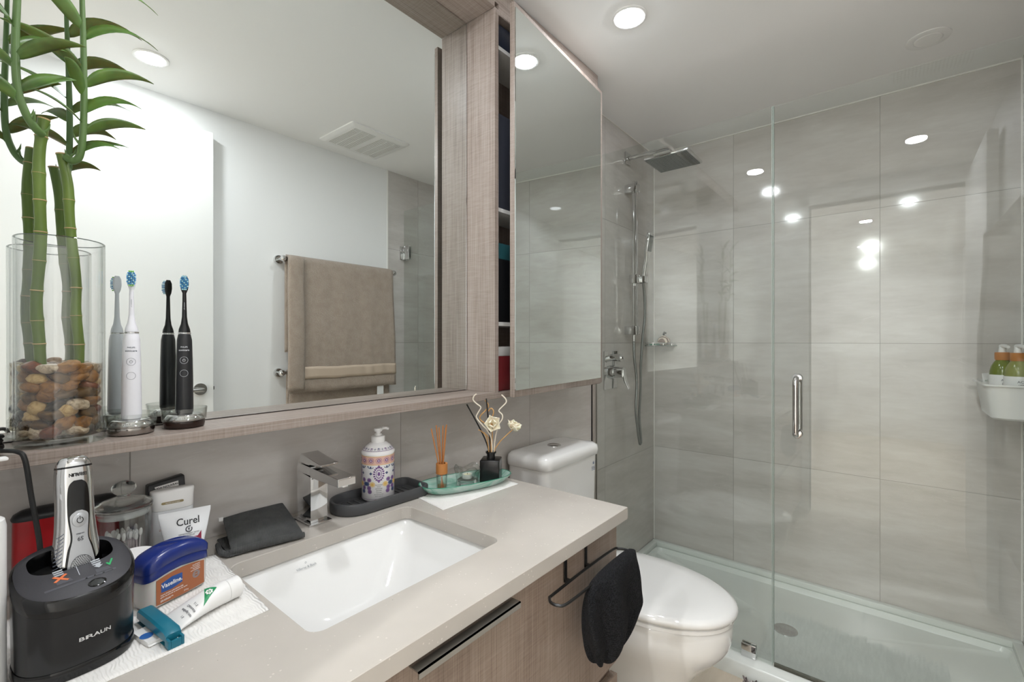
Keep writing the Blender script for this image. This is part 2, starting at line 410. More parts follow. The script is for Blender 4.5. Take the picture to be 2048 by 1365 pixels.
SX = 2.283                        # the shower fittings share one upright line on the left wall
rh = thing('rain_shower_head', 'square chrome rain shower head on a curved wall arm', 'shower head', (SX, L, H + .965))
MB().box(-.03, .03, -.012, 0, -.03, .03, .002).build('wall_plate', m_chrome, rh)
MB().tube([(0, -.01, 0), (0, -.12, 0), (0, -.215, .002), (0, -.243, -.008), (0, -.25, -.035), (0, -.25, -.05)], .0105, 16, smooth=6).build('arm', m_chrome, rh)
MB().ell((0, -.25, -.052), (.016, .016, .013)).build('swivel', m_chrome, rh)
MB().box(-.108, .108, -.358, -.142, -.076, -.062, .003).build('head_plate', m_chrome, rh)
nzm = mat('grey_rubber_nozzle_face', '5e6260', .35, .3)
f_ = MB().box(-.1, .1, -.35, -.15, -.0785, -.076)
for i in range(10):
    for j in range(10): f_.cyl((-.09 + .02 * i, -.34 + .02 * j, -.0785), (-.09 + .02 * i, -.34 + .02 * j, -.0805), .0022, .0015, 6)
f_.build('nozzle_face', nzm, rh)

sr = thing('slide_rail', 'square chrome slide rail fixed to the tiled shower wall', 'shower rail', (SX, L, H))
MB().box(-.013, .013, -.06, -.038, .03, .835, .002).build('rail', m_chrome, sr)
for z in (.80, .055):
    MB().box(-.024, .024, -.066, 0, z - .022, z + .022, .003).build('bracket', m_chrome, sr)
sl = MB().box(-.03, .03, -.075, -.03, .30, .345, .003).box(.012, .05, -.1, -.06, .305, .34, .003).cyl((-.015, -.05, .3), (-.015, -.05, .288), .008)
sl.build('slider', m_chrome, sr)
hs = thing('hand_shower', 'slim chrome hand shower resting in the slide rail holder', 'hand shower', (SX + .036, L - .082, H + .34))
M_ = Matrix.Rotation(rad(9), 4, 'X')
mb = MB().loft([[M_ @ Vector(p) for p in rr(-a, a, -b, b, z, min(a, b) * .8)] for a, b, z in ((.009, .009, -.03), (.011, .010, .0), (.012, .01, .09), (.022, .01, .12), (.026, .011, .15), (.026, .011, .215), (.022, .008, .225))])
mb.build('handset', m_chrome, hs)
MB().loft([[M_ @ Vector(p) for p in rr(-.021, .021, -.0125, -.0105, z, .001)] for z in (.13, .212)]).build('spray_face', nzm, hs)
hb = Vector((SX, L - .045, H + .033))
ho = thing('shower_hose', 'grey metal shower hose hanging in a loop below the rail', 'hose', tuple(hb))
MB().cyl((-.004, 0, 0), (-.004, 0, -.035), .009).build('outlet_nut', m_chrome, ho)
pts = [(-.004, 0, -.035), (-.01, -.005, -.12), (.004, -.012, -.25), (-.016, -.016, -.38), (.0, -.02, -.50), (.014, -.022, -.56), (.026, -.022, -.575), (.036, -.022, -.55),
       (.022, -.018, -.42), (.012, -.03, -.28), (.006, -.034, -.15), (.022, -.036, -.02), (.042, -.04, .1), (.042, -.038, .2), (.031, -.0363, .272)]
MB().tube(pts, .0065, 10, smooth=10).build('hose_body', mat('steel_hose', '8f918f', .28, .9, bump=(900, .6, .001)), ho)
vl = thing('shower_valve', 'chrome shower mixer plate with round knob and lever', 'valve', (2.1, L, H - .145))
MB().box(-.07, .07, -.006, 0, -.095, .095, .002).build('wall_plate', m_chrome, vl)
MB().cyl((0, -.006, .062), (0, -.05, .062), .017).cyl((0, -.05, .062), (0, -.062, .062), .019).box(-.006, .006, -.075, -.05, .056, .068, .002).build('diverter_knob', m_chrome, vl)
MB().cyl((0, -.006, -.01), (0, -.03, -.01), .036, .034, 32).cyl((0, -.03, -.01), (0, -.075, -.01), .028, .026, 32).build('temperature_knob', m_chrome, vl)
MB().loft([rr(-.012, .012, -.078, -.062, .005, .003), rr(-.012, .012, -.088, -.076, -.05, .003), rr(-.01, .01, -.105, -.098, -.088, .003)]).build('lever', m_chrome, vl)

# corner shelf with its soap things
cs = thing('corner_shelf', 'small glass corner shelf with chrome rail in the shower corner', 'shelf', (D, L, H - .03))
q = [(0, 0)] + [(-.16 * math.cos(rad(a)), -.16 * math.sin(rad(a))) for a in range(0, 91, 9)]
MB().prism([(-.001, -.001)] + [(-.002 - .135 * math.cos(rad(a)), -.002 - .135 * math.sin(rad(a))) for a in range(0, 91, 9)], lambda u, v, w_: Vector((u, v, w_)), .006).build('shelf_plate', thin_glass('frosted_shelf_glass', 'cfd8d4', '80908a'), cs, smooth=False)
rp = [(-.004, -.13, .018)] + [(-.13 * math.cos(rad(a)), -.13 * math.sin(rad(a)), .018) for a in (80, 65, 50, 35, 20, 8)] + [(-.13, -.004, .018)]
MB().tube([(p[0], p[1], p[2]) for p in rp], .003, 8, smooth=4).build('rail', m_chrome, cs)
for a in (20, 45, 70): MB().cyl((-.13 * math.cos(rad(a)), -.13 * math.sin(rad(a)), .0055), (-.13 * math.cos(rad(a)), -.13 * math.sin(rad(a)), .018), .0025, seg=8).build('post', m_chrome, cs)
o = MB().loft([rr(-.04, .04, -.026, .026, 0, .02), rr(-.046, .046, -.032, .032, .013, .025), rr(-.042, .042, -.028, .028, .013, .022), rr(-.036, .036, -.022, .022, .004, .018)]).build('soap_dish', mat('translucent_green_plastic', '3f8f74', .2), loc=(D - .062, L - .034, H - .024), rot=(0, 0, .0))
tag(o, 'translucent green soap dish on the shower corner shelf', 'soap dish')
br = thing('scrub_brush', 'brown striped round scrub brush with black pump on corner shelf', 'brush', (D - .050, L - .078, H - .0235)); br.scale = (1.1,) * 3
st, nt, p = new_mat('brown_cream_stripes')
wv = nt.add('ShaderNodeTexWave'); wv.inputs['Scale'].default_value = 20; nt.link(mapping(nt), wv.inputs['Vector'])
nt.link(ramp(nt, wv.outputs['Fac'], [(.45, '6b4a38'), (.55, 'd9c9b6')]), p.inputs['Base Color'])
MB().lathe([(.012, 0), (.03, .006), (.034, .018), (.028, .034), (.014, .044), (.008, .05)]).build('brush_body', st, br)
MB().cyl((0, 0, .049), (0, 0, .06), .005).tube([(0, 0, .06), (-.004, -.004, .066), (-.022, -.018, .062)], .005, 8).build('pump_head', m_black, br)

# wall basket with bottles
wb = thing('wall_basket', 'white plastic suction basket on the right shower wall', 'basket', (2.36, R, H - .265))
def bk(z, g, r=.03): return [(x, y, z) for x, y, _ in rr(-.13 - g, .13 + g, .006, .135 + g, 0, r)]
MB().loft([bk(0, -.009), bk(.006, -.002), bk(.113, .012), bk(.113, .019), bk(.119, .019), bk(.119, .009), bk(.01, -.006), bk(.006, -.012)]).build('tub', m_plastic_w, wb)
for sx_ in (-.08, .08):
    s_ = MB().cyl((sx_, 0, .14), (sx_, .01, .14), .032, .02).cyl((sx_, .01, .14), (sx_, .018, .14), .014).box(sx_ - .008, sx_ + .008, .004, .012, .1, .14)
    s_.build('suction_cup', m_plastic_w, wb)
m_grn = mat('olive_shampoo_bottle', '7d8c2e', .15, trans=.3); m_grn2 = mat('pale_olive_bottle', '9ea35a', .2, trans=.3)
m_bam = mat('bamboo_collar', 'b9793f', .5)
def pump_bottle(name, label, loc, body, h=.195, r=.0335, aim=0, spout=1):
    t = thing(name, label, 'bottle', loc, aim)
    MB().lathe([(r * .9, 0), (r, .005), (r, h * .72), (r * .97, h * .79), (r * .86, h * .87), (r * .66, h * .94), (r * .5, h * .98), (r * .44, h)]).build('body', body, t)
    MB().lathe([(r + .0006, h * .06), (r + .0012, h * .08), (r + .0012, h * .70), (r + .0006, h * .715)], cap=False).build('label', m_plastic_w, t)
    MB().lathe([(r * .56, h - .004), (r * .6, h), (r * .6, h + .022), (r * .5, h + .024), (0, h + .024)]).build('collar', m_bam, t)
    MB().cyl((0, 0, h + .02), (0, 0, h + .043), .011, .009).tube([(.008, 0, h + .045), (-.02, 0, h + .047), (-.052, 0, h + .043)], [.008, .0065, .005], 10).build('pump_head', m_plastic_w, t)
    f = around(r + .0013, h * .6, PI * 1.02)
    lt = mat('grey_print', '4a4a48', .6)
    for i, s in enumerate(('ACE +', 'ICE +') if spout else ('ACE +',)): text(s, .011, lambda u, v, w_, i=i: f(u, v - i * .013 + .004, w_), lt, t)
    return t
pump_bottle('shampoo_bottle', 'olive green pump bottle with bamboo collar, deeper in the wall basket', (2.38, R + .0885, H - .259), m_grn, aim=rad(8))
pump_bottle('shampoo_bottle', 'pale green pump bottle with bamboo collar, nearer the glass', (2.30, R + .062, H - .259), m_grn2, aim=rad(10))
tb = thing('cream_tube', 'small white cream tube standing on its cap in the wall basket', 'tube', (2.452, R + .105, H - .2585)); tb.rotation_euler = (Matrix.Rotation(rad(-5), 3, 'X') @ Matrix.Rotation(rad(-60), 3, 'Z')).to_euler()
MB().lathe([(.014, 0), (.0155, .002), (.0155, .022), (.014, .023), (0, .023)]).build('cap', m_plastic_w, tb)
MB().loft([se(a, b, 2.4, 28, 0, 0, z) for a, b, z in ((.014, .014, .0235), (.018, .014, .05), (.0185, .009, .09), (.0195, .0012, .127), (.0195, .001, .14))]).build('tube_body', m_plastic_w, tb)
f = flat((0, -.0125, .085), (1, 0, 0), (0, .1, 1)); g_ = mat('green_grey_print', '7f9a88', .6)
mb = MB(); ring(mb, 0, -.012, .0105, .0125, f, .0004, a0=.4, a1=5.6); mb.prism(rect2(-.006, .006, -.02, -.004), f, .0004); mb.build('printed_mark', mat('grey_print', '4a4a48'), tb)
text('AC MEND', .009, lambda u, v, w_: f(u, v + .028, w_), g_, tb)

# ---------------------------------------------------------------- ceiling fittings
def downlight(name, label, x, y, m, g='ceiling downlights'):
    t = thing(name, label, 'ceiling light', (x, y, CZ), 0)
    MB().lathe([(.058, 0), (.058, -.003), (.052, -.005), (.046, -.004), (.045, -.001), (.045, 0)]).build('trim_ring', m_white, t)
    MB().lathe([(.0445, -.0005), (.0445, -.005), (.041, -.0068), (.0001, -.0075)], cap=False).build('lens', m, t)
    return t
downlight('downlight', 'lit round downlight above the toilet', 1.471, .692, m_lamp)
downlight('downlight', 'lit round downlight near the door, seen in the mirror behind the bamboo', .50, -.10, m_lamp)
downlight('downlight', 'lit round downlight above the vanity sink', .52, .69, m_lamp)
for x, y in ((-1.5, .19), (-2.9, .27)): tag(downlight('hall_downlight', None, x, y, m_lamp_hall), 'lit round downlight in the hall, seen as a reflection in the glass', 'ceiling light', 'hall downlights')
cp = thing('ceiling_cover_plate', 'unlit white round cover plate on the ceiling above the shower', 'cover plate', (2.267, -.10, CZ))
MB().lathe([(.064, 0), (.064, -.003), (.058, -.0045), (.042, -.005), (.041, -.003), (.04, -.003), (.038, -.006), (0, -.007)]).build('plate', m_white, cp)
vt = thing('exhaust_fan_grille', 'white ceiling exhaust fan cover with two slotted panels', 'vent', (1.46, -.122, CZ), rad(-1))
MB().loft([rr(-.18, .18, -.165, .165, 0, .012), rr(-.18, .18, -.165, .165, -.006, .012), rr(-.16, .16, -.145, .145, -.014, .01)]).build('cover', m_white, vt)
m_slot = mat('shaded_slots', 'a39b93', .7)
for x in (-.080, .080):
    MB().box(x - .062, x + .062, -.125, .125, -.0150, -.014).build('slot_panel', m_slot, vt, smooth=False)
    s_ = MB()
    for i in range(22): s_.box(x - .062, x + .062, -.125 + .0116 * i, -.1185 + .0116 * i, -.0165, -.0150)
    for dx in (-.022, .022): s_.box(x + dx - .001, x + dx + .001, -.125, .125, -.0175, -.0150)
    s_.build('louvres', m_white, vt, smooth=False)

# ---------------------------------------------------------------- towel bars and towels (seen in the mirror)
for z, off, lab in ((.432, .064, 'upper chrome towel bar on the white wall behind the door'), (-.168, .045, 'lower chrome towel bar on the white wall, under the other')):
    t = thing('towel_bar', lab, 'towel bar', (1.11, R, H + z))
    MB().cyl((0, off, 0), (.70, off, 0), .009, seg=16).build('bar', m_chrome, t)
    for x in (0.0, .69): MB().cyl((x, 0, 0), (x, .012, 0), .024, .022).cyl((x, .01, 0), (x, off, 0), .01).ell((x, off, 0), (.017, .017, .017)).build('post', m_chrome, t)
m_towel, nt, p = new_mat('beige_terry')
v = mapping(nt); n = nzt(nt, v, 170, 4, .75); n2 = nzt(nt, v, 25, 3)
tc = nt.add('ShaderNodeTexCoord'); sx = nt.add('ShaderNodeSeparateXYZ'); nt.link(tc.outputs['Object'], sx.inputs[0])
nt.link(ramp(nt, mth(nt, 'ADD', mth(nt, 'MULTIPLY', n, .5), mth(nt, 'MULTIPLY', n2, .5)), [(.3, 'b39d89'), (.7, 'cdbcab')]), p.inputs['Base Color'])
p.inputs['Roughness'].default_value = .95; p.inputs['Sheen Weight'].default_value = .4
b = nt.add('ShaderNodeBump'); b.inputs['Strength'].default_value = 1; b.inputs['Distance'].default_value = .012
nt.link(n, b.inputs['Height']); nt.link(b.outputs[0], p.inputs['Normal'])
m_band = mat('woven_towel_band', 'c4b19e', .7, bump=(500, .3, .001))
def hung_towel(name, label, x0, x1, ztop, front, back, rbar, ybar, mt, seed, band=None, flare=.0, thick=.012, push=0):
    t = thing(name, label, 'towel', ((x0 + x1) / 2, ybar, ztop)); W = x1 - x0
    def surf(u, s):
        # u across 0..1, s along: negative = back drop, positive = front drop; 0 = over the bar
        x = (u - .5) * (W + flare * max(0, s)); rb = rbar + .008
        if abs(s) < rb * PI / 2:
            a = s / rb; y = rb * math.sin(a); z = rb * math.cos(a) - rb
        elif s > 0: y = rb; z = -(s - rb * PI / 2) - rb
        else: y = -rb; z = (s + rb * PI / 2) - rb
        k = min(1, abs(s) / .25)
        fold = .008 * k * noise.noise(Vector((u * 5 + seed, s * .8, seed))) + .004 * k * noise.noise(Vector((u * 16, s * 1.5, seed)))
        y += abs(fold) * (1 if s > 0 else -.2) + (.004 if s > 0 else 0)
        if s > 0: y += push * min(1, max(0, (s - .15) / .3))
        z += .006 * noise.noise(Vector((u * 4, seed, 0))) * k
        return Vector((x, y, z))
    nu = 40
    def sheet(s0, s1, mats, nm, off=0, ns=44):
        mb = MB(); bm = mb.bm
        g = [[bm.verts.new(surf(i / nu, s0 + (s1 - s0) * j / ns)) for i in range(nu + 1)] for j in range(ns + 1)]
        for j in range(ns):
            for i in range(nu): mb._face([g[j][i], g[j][i + 1], g[j + 1][i + 1], g[j + 1][i]])
        o = mb.build(nm, mats, t, angle=180)
        s_ = o.modifiers.new('s', 'SOLIDIFY'); s_.thickness = thick * (.6 if off else 1); s_.offset = off
        return o
    sheet(-back, front, mt, 'towel_cloth')
    if band:
        mb = MB(); bm = mb.bm
        g = [[bm.verts.new(surf(i / nu, band[0] + (band[1] - band[0]) * j / 4) + Vector((0, thick / 2 + .004, 0))) for i in range(nu + 1)] for j in range(5)]
        for j in range(4):
            for i in range(nu): mb._face([g[j][i], g[j][i + 1], g[j + 1][i + 1], g[j + 1][i]])
        o = mb.build('woven_band', m_band, t, angle=180); s_ = o.modifiers.new('s', 'SOLIDIFY'); s_.thickness = .002
    return t, surf
tw, sf = hung_towel('bath_towel', 'beige terry bath towel folded over the upper towel bar', 1.125, 1.775, H + .452, .735, .52, .009, R + .064, m_towel, 3.2, (.60, .665), flare=.03, push=.016)
# the double fold at its left edge and the care tag
mb = MB(); bm = mb.bm
g = [[bm.verts.new(sf(i / 8 * .13, .0 + .72 * j / 30) + Vector((-.004 + .0 * i, .013 + .006 * math.sin(PI * i / 8), 0))) for i in range(9)] for j in range(31)]
for j in range(30):
    for i in range(8): mb._face([g[j][i], g[j][i + 1], g[j + 1][i + 1], g[j + 1][i]])
o = mb.build('turned_edge', m_towel, tw, angle=180); s_ = o.modifiers.new('s', 'SOLIDIFY'); s_.thickness = .01
MB().box(.200, .245, .040, .0412, -.78, -.72).build('care_tag', m_plastic_w, tw)
hung_towel('bath_towel', 'beige terry towel on the lower bar, below the other towel', 1.14, 1.76, H - .148, .62, .55, .009, R + .045, m_towel, 8.1, flare=.02, thick=.007)

# ---------------------------------------------------------------- vanity
vn = thing('vanity_cabinet', 'taupe woodgrain vanity cabinet under the stone worktop', 'vanity')
VF = .512; VX = 1.018
MB().box(XB + .003, VX, VF + .019, L - .002, .10, CT - .17).box(VX - .018, VX, VF + .019, L - .002, CT - .17, CT - .03).box(XB + .003, XB + .02, VF + .019, L - .002, CT - .17, CT - .03).build('carcass', m_wood_low, vn, smooth=False)
MB().box(XB + .003, VX - .03, VF + .07, L - .02, 0, .10).build('plinth', m_dark, vn, smooth=False)
MB().box(XB + .003, VX, VF, VF + .018, H - .768, CT - .033, .0008).build('drawer_front', m_wood_low, vn, smooth=False)
MB().box(XB + .003, VX, VF + .03, VF + .04, H - .81, H - .76).build('finger_groove', mat('dark_brown_groove', '3a2a1f', .5), vn, smooth=False)
MB().box(XB + .003, VX + .004, VF, VF + .018, .11, H - .80, .0008).build('drawer_front', m_wood_low, vn, smooth=False)
pu = MB().box(.40, .62, VF - .022, VF + .015, CT - .0395, CT - .0375).box(.40, .62, VF - .022, VF - .0195, CT - .0475, CT - .0375)
pu.build('drawer_pull', m_chrome_b, vn, smooth=False)

ctp = thing('stone_worktop', 'grey beige speckled stone worktop with the sink cut-out', 'worktop')
# slab with a rounded rectangular hole
def slab_ring(x0, x1, y0, y1, z, r, k=6): return rr(x0, x1, y0, y1, z, r, k)
CX0, CX1, CY0, CY1 = XB + .002, 1.057, .5016, L - .001
SKX0, SKX1, SKY0, SKY1 = .3195, .7195, .6195, .9275
mb = MB(); k = 6
inn = slab_ring(SKX0, SKX1, SKY0, SKY1, 0, .022, k)
def outer_for(pt_i):
    q = pt_i // (k + 1)     # corner index: x1y1, x0y1, x0y0, x1y0
    i = pt_i % (k + 1)
    X, Y = ((CX1, CY1), (CX0, CY1), (CX0, CY0), (CX1, CY0))[q]
    if i == 0 or i == k: pass
    return X, Y
n_ = len(inn)
rings_ = []
for z, which in ((CT - .0285, 'o'), (CT - .0285, 'i'), (CT - .001, 'i'), (CT, 'i2'), (CT, 'o2'), (CT - .001, 'o'), (CT - .0285, 'o')):
    pts = []
    for i, (x, y, _) in enumerate(inn):
        if which[0] == 'i':
            e = .001 if which == 'i2' else 0
            pts.append((x + math.copysign(e, x - .5195), y + math.copysign(e, y - .7735), z))
        else:
            X, Y = outer_for(i); e = .001 if which == 'o2' else 0
            pts.append((X - math.copysign(e, X - .5), Y - math.copysign(e, Y - .8), z))
    rings_.append(pts)
bm = mb.bm
RV = []
for pts in rings_[:-1]: RV.append([bm.verts.new(p) for p in pts])
RV.append(RV[0])
for a, b in zip(RV, RV[1:]):
    for i in range(n_):
        j = (i + 1) % n_
        vs = []
        for q in (a[i], a[j], b[j], b[i]):
            if all((q.co - t_.co).length > 1e-7 for t_ in vs): vs.append(q)
        if len(vs) >= 3: mb._face(vs)
mb.build('slab', m_counter, ctp, smooth=False)

sk = thing('undermount_sink', 'white rectangular ceramic sink set under the worktop', 'sink')
def bas(x0, x1, y0, y1, z, r): return rr(x0, x1, y0, y1, z, r, 6)
z0 = CT - .0288
MB().loft([bas(SKX0 - .03, SKX1 + .03, SKY0 - .02, SKY1 + .025, z0, .03), bas(SKX0 - .004, SKX1 + .004, SKY0 - .004, SKY1 + .004, z0, .026),
           bas(SKX0 - .002, SKX1 + .0, SKY0 - .002, SKY1 + .0, z0 - .012, .03), bas(SKX0 + .012, SKX1 - .018, SKY0 + .012, SKY1 - .014, z0 - .03, .045),
           bas(.40, .635, .69, .865, z0 - .095, .06), bas(.43, .61, .715, .845, z0 - .112, .05), bas(.46, .58, .735, .825, z0 - .118, .03), bas(.49, .55, .75, .81, z0 - .12, .02),
           ], False, False).build('basin', m_ceramic, sk, angle=180)
bo = MB().loft([bas(SKX0 - .03, SKX1 + .03, SKY0 - .02, SKY1 + .025, z0 - .0005, .03), bas(SKX0 - .02, SKX1 + .02, SKY0 - .015, SKY1 + .02, z0 - .06, .03), bas(.4, .64, .67, .87, z0 - .128, .03)], False, True)
bo.build('underside', m_ceramic, sk)
MB().lathe([(.034, 0), (.034, .003), (.03, .0045), (.024, .003), (.023, .006), (0, .008)], (.518, .78, z0 - .1205)).build('drain', m_chrome, sk)
f = flat((.46, SKY1 - .0095, z0 - .022), (1, 0, 0), (0, .45, 1)); pr = mat('faded_blue_grey_print', '8d9094', .5)
text('Villeroy & Boch', .0065, lambda u, v, w_: f(u, v, w_ + .0015), pr, sk)
mb = MB(); ring(mb, 0, .0085, .0012, .0018, lambda u, v, w_: f(u, v, w_ + .0015), .0003, 12); mb.build('printed_crest', pr, sk)

fc = thing('basin_faucet', 'square chrome single lever faucet behind the sink', 'faucet', (.525, 1.02, CT))
MB().box(-.027, .027, -.04, .038, 0, .005, .001).build('base_plate', m_chrome, fc)
MB().box(-.02, .02, -.032, .030, .005, .112, .0015).build('column', m_chrome, fc)
MB().loft([[(-.02, .030, .112), (.02, .030, .112), (.02, .030, .131), (-.02, .030, .131)], [(-.02, -.032, .106), (.02, -.032, .106), (.02, -.032, .128), (-.02, -.032, .128)],
           [(-.02, -.145, .107), (.02, -.145, .107), (.02, -.145, .1235), (-.02, -.145, .1235)]]).build('spout', m_chrome, fc, bevel=.0008)
MB().lathe([(.009, 0), (.009, .004), (0, .004)], (0, -.133, .1035)).build('aerator', m_chrome, fc)
MB().box(-.018, .018, -.02, .018, .1305, .137, .001).loft([[(-.02, .02, .134), (.02, .02, .134), (.02, .012, .1535), (-.02, .012, .1535)], [(-.02, -.02, .134), (.02, -.02, .134), (.02, -.025, .1475), (-.02, -.025, .1475)],
           [(-.02, -.077, .1365), (.02, -.077, .1365), (.02, -.077, .1405), (-.02, -.077, .1405)]]).build('lever', m_chrome, fc, bevel=.0006)

# wire towel holder hooked on the drawer front, with a black hand towel
th = thing('wire_towel_holder', 'black wire loop towel holder hooked on the vanity front', 'towel holder')
lz = H - .481
MB().tube([(.715, .497, lz), (.703, .486, lz), (.703, .47, lz), (.718, .46, lz), (.80, .458, lz), (.97, .456, lz), (.987, .464, lz), (.99, .478, lz), (.985, .49, lz), (.97, .498, lz), (.85, .50, lz), (.715, .497, lz)], .0028, 10, smooth=5).build('loop', m_black_wire, th)
for x in (.788, .868):
    MB().box(x - .004, x + .004, .507, .5095, lz - .004, CT - .034).build('strap', m_black_wire, th, smooth=False)
    MB().box(x - .004, x + .004, .4995, .5095, lz - .0032, lz + .0032).build('strap_hook', m_black_wire, th, smooth=False)
m_terry, nt, p = new_mat('black_terry')
n = nzt(nt, mapping(nt), 420, 2, .7)
nt.link(ramp(nt, n, [(.4, '060607'), (.62, '25262a')]), p.inputs['Base Color']); p.inputs['Roughness'].default_value = 1; p.inputs['Sheen Weight'].default_value = .04; p.inputs['Specular IOR Level'].default_value = .1
b = nt.add('ShaderNodeBump'); b.inputs['Strength'].default_value = 1; b.inputs['Distance'].default_value = .008
nt.link(n, b.inputs['Height']); nt.link(b.outputs[0], p.inputs['Normal'])
ht = thing('hand_towel', 'black terry hand towel draped over the wire loop beside the toilet', 'towel', (.90, .458, lz)); ht.scale = (1, 1, .9)
mb = MB(); rings = []
prof = [(.0165, .050, .070, .006), (.012, -.02, .084, .014), (.006, -.095, .087, .018), (-.006, -.116, .088, .023), (-.03, -.124, .086, .027), (-.055, -.126, .083, .029), (-.08, -.124, .084, .030), (-.10, -.121, .089, .031), (-.113, -.118, .090, .030),
        (-.124, -.113, .068, .03), (-.140, -.108, .052, .029), (-.158, -.10, .030, .026), (-.172, -.093, .005, .022), (-.182, -.083, -.022, .016), (-.187, -.07, -.04, .008)]
for z, xa, xb, d in prof:
    row = []
    for k in range(64):
        t = 2 * PI * k / 64; c, s_ = math.cos(t), math.sin(t)
        wob = (.0085 * math.sin(6 * t + z * 5) * max(0, min(1, -z * 18 + .1)) + .005 * noise.noise(Vector((3 * c, 3 * s_, z * 9))))
        wob *= min(1, d / .025)
        row.append(((xa + xb) / 2 + ((xb - xa) / 2 + wob) * math.copysign(abs(c) ** .8, c), -.004 + (d + wob * (1.2 if s_ < 0 else .3)) * math.copysign(abs(s_) ** .8, s_) * (1 if s_ < 0 else .85), z))
    rings.append(row)
mb.loft(rings)
o = mb.build('towel_cloth', m_terry, ht, angle=180, subd=1)
text('simple', .007, flat((-.09, -.033, -.165), (1, 0, 0), (0, .3, 1)), mat('grey_print', '4a4a48'), ht) if False else None

# ---------------------------------------------------------------- recessed mirror, ledge and wall cabinet
sh = thing('mirror_surround', 'taupe woodgrain frame and ledge around the big recessed mirror', 'frame')
MB().box(XB + .002, 1.735, FY, L - .001, H - .178, SH, .0006).build('ledge', m_wood_h, sh, smooth=False)
MB().box(1.0657, 1.0837, FY, L - .001, SH, H + 1.0285, .0006).build('upright', m_wood_v, sh, smooth=False)
MB().box(XB + .002, 1.0657, FY, L - .001, H + 1.0285, H + 1.0465, .0006).build('soffit', m_wood_h, sh, smooth=False)
MB().box(XB + .002, 1.711, FY + .001, FY + .016, H + 1.0465, CZ - .002, .0006).build('fascia', m_wood_h, sh, smooth=False)
MB().box(XB + .002, 1.0655, MY + .006, L - .001, SH, H + 1.028).build('backing', m_dark, sh, smooth=False)
mi = thing('wall_mirror', 'large frameless wall mirror recessed above the vanity ledge', 'mirror')
MB().box(XB + .004, 1.0625, MY, MY + .005, SH + .0035, H + 1.0265).build('mirror_glass', m_mirror, mi, smooth=False)
MB().box(XB + .004, 1.0625, MY - .0006, MY + .005, SH + .002, SH + .0035).box(1.0625, 1.0637, MY - .0006, MY + .005, SH + .002, H + 1.0265).build('polished_edge', m_chrome, mi, smooth=False)

mc = thing('mirror_cabinet', 'wall cabinet over the toilet with a mirrored door slightly ajar', 'cabinet')
zc0, zc1 = SH + .0005, H + 1.0285
c_ = MB().box(1.084, 1.70, L - .012, L - .001, zc0, zc1).box(1.69, 1.708, FY, L - .012, zc0, zc1).box(1.084, 1.69, FY, L - .012, zc1 - .016, zc1)
c_.build('carcass', m_wood_v, mc, smooth=False)
MB().box(1.0842, 1.69, FY + .001, L - .0125, zc1, zc1 + .0175).build('top_panel', m_wood_h, mc, smooth=False)
SHZ = (H + .93, H + .42, H + .06)
for z in SHZ: MB().box(1.0845, 1.689, FY + .012, L - .0125, z - .012, z).build('inner_shelf', m_white, mc, smooth=False)
# the door, hinged at its right edge and a few degrees open
dh = bpy.data.objects.new('door', None); col.objects.link(dh); dh.parent = mc
dh.location = (1.712, FY - .0015, 0); dh.rotation_euler = (0, 0, rad(3.9))
DW = .628
MB().box(-DW, 0, -.0165, 0, SH - .012, H + 1.03, .0005).build('door_panel', m_wood_v, dh, smooth=False)
MB().box(-DW + .0015, -.0215, -.0205, -.0165, SH + .009, H + 1.012).build('mirror_glass', m_mirror, dh, smooth=False)
for z in (SH + .1, H + .9): MB().cyl((-.06, 0, z), (-.06, .010, z), .017).build('hinge', m_chrome_b, dh)

# what shows through the gap; teal and red darkened for the shade inside
def stuff_box(name, label, cat, x0, x1, z, h, c, y=.99, kind='box'):
    if kind == 'box':
        t = MB().box(-(x1 - x0) / 2, (x1 - x0) / 2, -.03, .03, 0, h, .002).build(name, mat(name + c, c, .4), loc=((x0 + x1) / 2, y, z + .0002)); return tag(t, label, cat)
    t = thing(name, label, cat, ((x0 + x1) / 2, y, z + .0002)); r = (x1 - x0) / 2
    MB().lathe([(r * .9, 0), (r, .004), (r, h * .7), (r * .5, h * .82), (r * .45, h * .85), (0, h * .85)]).build('body', mat(name + c, c, .3), t)
    MB().lathe([(r * .5, h * .85), (r * .5, h), (0, h)]).build('cap', m_plastic_w, t); return t
stuff_box('carton', 'dark navy carton on the top shelf of the mirror cabinet', 'box', 1.095, 1.19, SHZ[0], .072, '2b3242')
stuff_box('folded_bag', 'dark grey pouch standing under the cabinet top shelf', 'pouch', 1.10, 1.20, SHZ[1], .30, '3a3d47')
stuff_box('lotion_bottle', 'pale grey bottle on the cabinet middle shelf', 'bottle', 1.21, 1.27, SHZ[1], .18, 'b9bcc0', kind='b')
stuff_box('carton', 'black carton standing on the cabinet second shelf', 'box', 1.10, 1.18, SHZ[2], .20, '141518')
stuff_box('carton', 'teal carton lying on top of the black carton in the cabinet', 'box', 1.10, 1.18, SHZ[2] + .2003, .05, '2a5a62')
stuff_box('carton', 'red carton on the cabinet floor behind the ajar door', 'box', 1.095, 1.17, zc0, .11, '7a2a2e')
stuff_box('jar', 'brown orange jar on the cabinet floor', 'jar', 1.20, 1.26, zc0, .07, '8a4a2a', kind='b')
stuff_box('carton', 'white carton lying on top of the red carton in the cabinet', 'box', 1.095, 1.17, zc0 + .1103, .03, 'd8d8d6')

